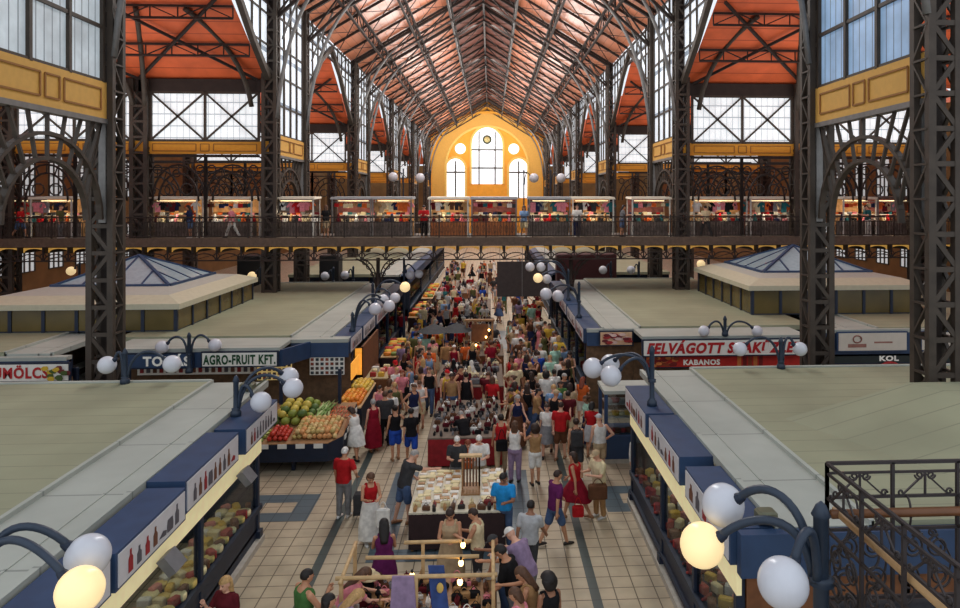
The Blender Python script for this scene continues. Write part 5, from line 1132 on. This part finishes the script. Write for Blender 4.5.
N(329, 594, 'f', 'stand', -60, ('tank', 'black'), (S_2, 'denim'), ('long', 'black'), 1, 1.66, 'cut by the bottom edge')
N(364, 568, 'f', 'lean', -70, ('tee', 'pink'), ('skirt', 'beige'), ('long', 'brown'), 0, 1.82, 'leaning over the wooden stall')
N(357, 590, 'f', 'lean', -60, ('tank', 'mauve'), (S_2, 'denim'), ('long', 'blond'), 0, 1.76, 'left end of wooden stall')
N(450, 509, 'f', 'hold', 175, ('longdress', 'beige'), NONE, ('bun', 'dark brown'), 1, 1.70, 'behind the wooden stall')
N(473, 508, 'm', 'hold', 75, ('tank', 'cream'), (T_, 'charcoal'), ('crop', 'dark brown'), 1, 1.74, 'behind the wooden stall')
N(503, 473, 'm', 'hold', 165, ('tee', 'sky blue'), (T_, 'denim'), ('crop', 'black'), 2, 1.76, 'right of the white goods table')
N(531, 500, 'm', 'walk', -20, ('tee', 'pale grey'), (T_, 'charcoal'), ('crop', 'black'), 2, 1.72, 'back turned in the right aisle')
N(558, 470, 'm', 'stride', -65, ('tee', 'purple'), (S_2, 'denim'), ('crop', 'dark brown'), 1, 1.76, 'in the right aisle')
N(511, 528, 'm', 'lean', 45, ('tee', 'mauve'), (T_, 'grey'), ('cap', 'white'), 0, 1.86, 'bending to the wooden stall')
N(493, 535, 'f', 'reach', 60, ('tank', 'white'), (T_, 'denim'), ('cap', 'charcoal'), 2, 1.72, 'at the right of the wooden stall')
N(501, 545, 'm', 'reach', 70, ('tee', 'black'), (T_, 'grey'), ('short', 'black'), 1, 1.78, 'bearded, at the wooden stall')
N(521, 567, 'f', 'reach', 75, ('tank', 'tan'), ('skirt', 'brown'), ('long', 'brown'), 1, 1.74, 'reaching over the wooden stall')
N(515, 588, 'f', 'hold', 70, ('tank', 'pink'), ('skirt', 'white'), ('bob', 'brown'), 1, 1.62, 'at the bottom edge')
N(548, 573, 'f', 'stand', 30, ('tank', 'black'), ('skirt', 'grey'), ('curly', 'black'), 2, 1.72, 'head cut by the bottom edge')
N(351, 407, 'f', 'reach', 50, ('shortdress', 'white'), NONE, ('bob', 'dark brown'), 1, 1.62, 'leaning over the fruit stall')
N(373, 399, 'f', 'stand', 30, ('longdress', 'crimson'), NONE, ('short', 'grey'), 0, 1.64, 'right of the fruit stall')
N(385, 391, 'm', 'stand', 10, ('tee', 'charcoal'), (T_, 'black'), ('short', 'brown'), 1, 1.74, 'beside the woman in crimson')
N(395, 405, 'f', 'hip', 20, ('tank', 'black'), (S_2, 'blue'), ('bun', 'black'), 1, 1.66, 'left aisle pair, left one')
N(411, 408, 'f', 'walk', 10, ('tee', 'black'), (S_2, 'blue'), ('short', 'black'), 1, 1.68, 'left aisle pair, right one')
N(390, 379, 'f', 'stand', -30, ('tank', 'beige'), (T_, 'cream'), ('bob', 'brown'), 1, 1.66, 'in the left aisle')
N(402, 370, 'f', 'strap', 170, ('tee', 'pink'), (S_2, 'charcoal'), ('long', 'red'), 0, 1.68, 'in the left aisle')
N(416, 375, 'f', 'stand', 20, ('tee', 'white'), (T_, 'black'), ('bun', 'black'), 0, 1.66, 'in the left aisle')
N(429, 367, 'm', 'walk', 180, ('tank', 'black'), (T_, 'denim'), ('crop', 'brown'), 0, 1.78, 'walking to the viewer')
N(414, 450, 'm', 'reach', -60, ('tee', 'charcoal'), (S_2, 'denim'), ('crop', 'grey'), 0, 1.80, 'bending to the goods table')
N(457, 436, 'm', 'hold', 180, ('tee', 'charcoal'), (T_, 'grey'), ('crop', 'white'), 0, 1.70, 'behind the goods table')
N(479, 435, 'm', 'hold', 180, ('tee', 'white'), (T_, 'beige'), ('crop', 'white'), 0, 1.70, 'behind the goods table')
N(468, 440, 'f', 'hold', 190, ('tee', 'orange'), (T_, 'brown'), ('bob', 'red'), 0, 1.56, 'between the white-haired vendors')
N(501, 414, 'f', 'strap', 0, ('tank', 'red'), (T_, 'beige'), ('bun', 'black'), 1, 1.70, 'wearing a black bag')
N(515, 421, 'f', 'raise', -15, ('tank', 'white'), (T_, 'mauve'), ('long', 'brown'), 0, 1.70, 'raising both hands')
N(535, 424, 'f', 'raise', 15, ('tank', 'tan'), (S_2, 'white'), ('curly', 'dark brown'), 1, 1.68, 'back turned')
N(527, 384, 'f', 'walk', 0, ('tank', 'black'), (S_2, 'denim'), ('long', 'dark brown'), 1, 1.70, 'in the right aisle')
N(512, 388, 'm', 'lean', 60, ('tee', 'brown'), (T_, 'navy'), ('short', 'black'), 1, 1.80, 'leaning over a table')
N(466, 372, 'f', 'stand', 0, ('longdress', 'black'), NONE, ('bun', 'black'), 0, 1.72, 'between the market tables')
N(461, 411, 'm', 'lean', 20, ('tee', 'black'), (T_, 'black'), ('short', 'grey'), 0, 1.72, 'behind the red-draped table')
N(546, 371, 'm', 'stand', 0, ('tee', 'white'), (T_, 'charcoal'), ('curly', 'black'), 2, 1.76, 'in the right aisle')
N(554, 369, 'f', 'stand', 10, ('tee', 'white'), (S_2, 'navy'), ('bun', 'black'), 2, 1.68, 'in the right aisle')
N(538, 351, 'm', 'walk', 0, ('tee', 'blue'), (S_2, 'grey'), ('crop', 'dark brown'), 1, 1.76, 'back turned, right aisle')
N(550, 355, 'm', 'walk', 10, ('tee', 'mint'), (S_2, 'denim'), ('cap', 'tan'), 0, 1.74, 'back turned, right aisle')
N(561, 357, 'm', 'stride', -10, ('tee', 'white'), (T_, 'black'), ('crop', 'dark brown'), 0, 1.76, 'back turned, right aisle')
N(547, 404, 'f', 'stride', 170, ('tee', 'white'), ('skirt', 'grey'), ('bob', 'dark brown'), 0, 1.66, 'in the right aisle')
N(561, 402, 'm', 'strap', -20, ('tee', 'red'), (S_2, 'brown'), ('crop', 'dark brown'), 0, 1.74, 'in the right aisle')
N(576, 418, 'f', 'walk', 0, ('tank', 'brown'), (S_2, 'charcoal'), ('bun', 'dark brown'), 1, 1.70, 'wearing a black backpack')
N(592, 402, 'f', 'hold', -20, ('tee', 'red'), ('skirt', 'pale grey'), ('bob', 'black'), 1, 1.68, 'beside the right kiosk')
N(599, 414, 'm', 'hip', 15, ('tank', 'white'), (S_2, 'beige'), ('cap', 'pale grey'), 0, 1.78, 'beside the right kiosk')
N(596, 450, 'm', 'hold', 120, ('tee', 'cream'), (T_, 'tan'), ('cap', 'beige'), 0, 1.72, 'carrying a brown bag')
N(573, 452, 'f', 'walk', 60, ('tank', 'red'), ('skirt', 'crimson'), ('bob', 'dark brown'), 1, 1.68, 'carrying a red bag')
N(583, 377, 'f', 'hold', -30, ('tee', 'orange'), (S_2, 'white'), ('long', 'red'), 0, 1.66, 'by the right kiosk')
N(570, 383, 'f', 'strap', -10, ('tee', 'beige'), (T_, 'brown'), ('long', 'dark brown'), 1, 1.68, 'in the right aisle')
N(640, 432, 'm', 'stand', -30, ('long', 'white'), (T_, 'white'), ('crop', 'grey'), 0, 1.72, 'half hidden by the right kiosk')
N(225, 577, 'f', 'strap', 160, ('tee', 'maroon'), (S_2, 'denim'), ('long', 'blond'), 0, 1.68, 'before the left kiosk window')
for px, py, sex, tp, bt, hr, fc, ps in ((388, 311, 'm', 'red', 'charcoal', ('crop', 'black'), 0, 'stand'), (402, 311, 'm', 'crimson', 'navy', ('crop', 'black'), 10, 'stand'), (421, 328, 'm', 'light blue', 'denim', ('crop', 'dark brown'), 0, 'walk'), (441, 323, 'm', 'light blue', 'charcoal', ('crop', 'grey'), 0, 'stand'), (403, 342, 'm', 'mauve', 'beige', ('crop', 'dark brown'), 0, 'stand'), (433, 337, 'f', 'pink', 'cream', ('bob', 'blond'), 0, 'walk'), (418, 331, 'm', 'sky blue', 'charcoal', ('crop', 'black'), -20, 'walk'), (458, 293, 'm', 'red', 'denim', ('crop', 'dark brown'), 0, 'stride'), (471, 282, 'm', 'white', 'denim', ('crop', 'dark brown'), 180, 'walk'), (527, 300, 'f', 'red', 'charcoal', ('long', 'dark brown'), 180, 'walk'), (537, 316, 'm', 'grey', 'charcoal', ('crop', 'black'), 0, 'stand'), (520, 352, 'f', 'pink', 'cream', ('bob', 'brown'), 180, 'walk'), (556, 331, 'm', 'white', 'denim', ('crop', 'brown'), 0, 'walk'), (470, 276, 'm', 'crimson', 'black', ('crop', 'black'), 0, 'stand')):
    N(px, py, sex, ps, fc, ('tee', tp), (T_, bt), hr, RN.randrange(2), 1.74, 'amid crowd before bridge')
# ------------------------------------------------------------------ the crowd behind
TAKEN = [(o.location.x, o.location.y) for o in PEOPLE]
TABS = [(-1.85, .34, 15.95, 18.45), (-1.85, .35, 20.9, 24.8), (-4.9, -4, 27.6, 29.4), (-4.9, -4.1, 31.5, 35), (-4.9, -4.1, 42, 58)] + [b[:4] for b in TB]
def free(x, y, d=.46):
    return all((x - a) ** 2 + (y - b) ** 2 > d * d for a, b in TAKEN) and not any(a - .25 < x < b + .25 and c - .25 < y < e + .25 for a, b, c, e in TABS)
TOPC = ['white', 'white', 'black', 'red', 'navy', 'grey', 'white', 'black', 'charcoal', 'pink', 'cream', 'light blue', 'charcoal', 'beige', 'crimson', 'teal', 'brown', 'maroon', 'pale grey', 'blue', 'orange', 'mint', 'tan', 'mauve', 'olive', 'green', 'yellow']
def where(x, y):
    side = 'left aisle' if x < -2 else ('right aisle' if x > .4 else 'between the tables')
    return side.replace('between the tables', 'mid tables') + (' before bridge' if y < 36.6 else (' under bridge' if y < 43 else ' beyond bridge'))
def crowd(n, x0, x1, y0, y1, sway=1.):
    c = 0; tries = 0
    while c < n and tries < n * 60:
        tries += 1; x, y = RN.uniform(x0, x1), RN.uniform(y0, y1)
        if not free(x, y): continue
        for _ in range(40):
            sex = RN.choice('mf'); top = (RN.choice(['tee', 'tee', 'tank', 'long'] if sex == 'm' else ['tee', 'tank', 'tank', 'shortdress', 'tee']), RN.choice(TOPC)); bot = (RN.choice(['trousers', 'shorts', 'shorts'] if sex == 'm' else ['trousers', 'shorts', 'skirt', 'longskirt']), RN.choice(['denim', 'black', 'beige', 'grey', 'navy', 'white', 'brown', 'charcoal', 'cream', 'olive']))
            hr = (RN.choice(['short', 'crop', 'crop', 'cap']) if sex == 'm' else RN.choice(['long', 'bob', 'bun', 'long']), RN.choice(['black', 'dark brown', 'dark brown', 'brown', 'blond', 'grey']))
            if hr[0] == 'cap': hr = ('cap', RN.choice(['white', 'red', 'navy', 'beige']))
            ps = RN.choice(['stand', 'walk', 'stride', 'hold', 'strap', 'walk', 'hip']); wh = where(x, y)
            what = f"{top[1]} {WORDS[top[0]]}" if 'dress' in top[0] else f"{top[1]} {WORDS[top[0]]} and {bot[1]} {WORDS[bot[0]]}"
            hc = hr[1].replace('dark brown', 'dark'); hw = hc + ' cap' if hr[0] == 'cap' else ((hc + ' hair') if hr[0] in ('short', 'crop', 'bob') else {'long': 'long ' + hc + ' hair', 'bun': hc + ' hair bun'}[hr[0]])
            lab = f"person in {what}, {hw}, {wh}"
            if lab not in USED: break
        person((x, y), sex, ps, RN.choice([0, 0, 20, -20, 180, 170, 195, 90, -90]) + RN.uniform(-25, 25), top, bot, hr, RN.choice((0, 0, 1, 1, 2)), RN.uniform(1.6, 1.82), wh); TAKEN.append((x, y)); c += 1
crowd(18, .8, 3.2, 21.5, 27); crowd(30, .8, 3.3, 27, 37); crowd(7, -3.9, -2.2, 23.5, 27); crowd(24, -3.9, -2.4, 27, 37); crowd(6, -2.2, .5, 30.4, 31.6); crowd(5, -2.2, .5, 25.0, 26.4); crowd(8, -2.3, .5, 34.7, 37.2)
crowd(26, -4.0, -.2, 37, 52); crowd(20, .3, 3.4, 38, 55); crowd(30, -4, 0, 50, 74); crowd(14, 0, 3.2, 55, 76)
# visitors on the bridge gallery
for i, px in enumerate((118, 190, 232, 326, 424, 524, 577, 622, 706, 812, 868, 20, 60)):
    x, y, z = aty(px, 220, 37.15); sx = 'mf'[i % 2]; c = ['white', 'navy', 'pink', 'black', 'red', 'light blue', 'white', 'grey', 'cream', 'maroon', 'teal', 'red', 'olive'][i]; b = ['grey', 'denim', 'white', 'beige', 'black', 'cream', 'navy', 'denim', 'charcoal', 'denim', 'white', 'denim', 'grey'][i]
    if i == 0 and False: continue
    person((x, y, GZ), sx, ['stand', 'hold', 'walk'][i % 3], RN.choice((90, -90, 180, 20)), ('tee', c), ('trousers' if i % 2 == 0 else 'shorts', b), ('crop' if sx == 'm' else 'long', ['brown', 'black', 'dark brown'][i % 3]), i % 2, 1.7, 'behind the gallery railing')
# carried things
def bagthing(c, sz, color, label, strap=.3):
    x, y, z = c; w, d, h = sz; m = MB(); m.bevbox(x - w / 2, y - d / 2, z, x + w / 2, y + d / 2, z + h, min(.03, d / 3)); o = m.build('bag', cloth(color)); tag(o, label, 'bag')
    m = MB(); m.tube(arc((x - w * .3, y, z + h - .01), (x + w * .3, y, z + h - .01), (x, y, z + h + strap)), .012, 5); m.build('handle', cloth(color), o); return o
def atp(px, py, y): return aty(px, py, y)
q = hp(596, 450); bagthing((q[0] - .0, q[1] - .28, .62), (.46, .2, .34), 'brown', 'brown leather bag held by the man in cream shirt and tan trousers')
q = hp(573, 452); bagthing((q[0] + .1, q[1] - .2, .2), (.28, .16, .26), 'red', 'bright red shopping bag held by the woman in red', .4)
q = hp(371, 473); bagthing((q[0] + .3, q[1] - .18, .55), (.3, .12, .42), 'white', 'white patterned carrier bag of the woman in red top')
q = hp(501, 414); bagthing((q[0] + .02, q[1] - .24, .72), (.34, .14, .32), 'black', 'black shoulder bag on the back of the woman in red top', .6)
q = hp(576, 418); bagthing((q[0], q[1] - .22, .98), (.34, .18, .44), 'charcoal', 'black backpack of the woman in brown top, right aisle', .1)
q = hp(402, 370); bagthing((q[0] + .25, q[1] - .1, .8), (.3, .14, .3), 'black', 'dark shoulder bag of the red-haired woman in pink', .5)
x, y = hp(352, 449)[0] - .05, hp(345, 447, 1.74)[1] - .2
t = thing('shopping_trolley', 'black two-wheeled shopping trolley beside the man in red T-shirt', 'trolley', (x + .3, y, 0)); x += .3
m = MB(); m.loft([[(x - .17 * k, y - .13 * k, z), (x + .17 * k, y - .13 * k, z), (x + .17 * k, y + .13 * k, z), (x - .17 * k, y + .13 * k, z)] for z, k in ((.12, .85), (.2, 1), (.6, 1.06), (.64, .95))], 0, False); m.build('bag_body', cloth('charcoal'), t)
m = MB(); m.tube([(x - .14, y + .16, .08), (x - .14, y + .2, .95), (x + .14, y + .2, .95), (x + .14, y + .16, .08)], .012, 5); m.build('frame', STEEL, t)
for sx in (-1, 1):
    m = MB(); m.tube([(x + sx * .19, y + .14, .08), (x + sx * .22, y + .14, .08)], .08, 14); m.build('wheel', BLACK, t)

# ------------------------------------------------------------------ light and camera
w = bpy.data.worlds.new('sky'); SC.world = w; w.use_nodes = True
bg = w.node_tree.nodes['Background']; bg.inputs[0].default_value = (.86, .92, 1, 1); bg.inputs[1].default_value = 1.0
def area(name, loc, rot, sx, sy, power, col=(1, .98, .95)):
    l = bpy.data.lights.new(name, 'AREA'); l.shape = 'RECTANGLE'; l.size = sx; l.size_y = sy; l.energy = power; l.color = col
    o = bpy.data.objects.new(name, l); COL.objects.link(o); o.location = loc; o.rotation_euler = rot; return o
for y0, y1, p in ((24, 52, 150), (54, 84, 130), (86, 120, 110)):
    area('nave_fill', (X0, (y0 + y1) / 2, 24.2), (0, 0, 0), 3, y1 - y0, p * (y1 - y0))  # added unseen lamps under the ridge, soft overhead fill for the nave
for y0, y1, p in ((36, 64, 100), (66, 96, 130), (98, 124, 130)):
    area('roof_fill', (X0, (y0 + y1) / 2, 13), (pi, 0, 0), 8, y1 - y0, p * (y1 - y0))  # added unseen lamps facing up to brighten the nave roof
for s_ in (-1, 1):
    for (a, b), p in zip(WIDE, (600, 560, 520, 520, 400)):
        area('transept_fill', (X0 + s_ * 19, (a + b) / 2, 10.5), (pi, 0, 0), 12, b - a - 2, p)  # unseen uplights added to brighten the orange transept roofs
area('end_wall_fill', (X0, 116, 19), (math.radians(100), 0, 0), 16, 6, 1800)  # unseen lamp added to brighten the yellow end wall
cam = bpy.data.cameras.new('camera'); co = bpy.data.objects.new('camera', cam); COL.objects.link(co)
co.location = (0, 0, EYE); co.rotation_euler = (pi / 2, 0, -YAW)
cam.sensor_fit = 'HORIZONTAL'; cam.sensor_width = 36; cam.lens = FOC / 960 * 36; cam.shift_x = -(PX - 480) / 960; cam.shift_y = -(304 - PY) / 960
cam.clip_start = .1; cam.clip_end = 400; SC.camera = co
SC.view_settings.view_transform = 'Standard'; SC.view_settings.exposure = .05
SC.cycles.max_bounces = 8; SC.cycles.diffuse_bounces = 4; SC.cycles.glossy_bounces = 3; SC.cycles.transparent_max_bounces = 12
SC.cycles.use_denoising = True; SC.cycles.sample_clamp_indirect = 6
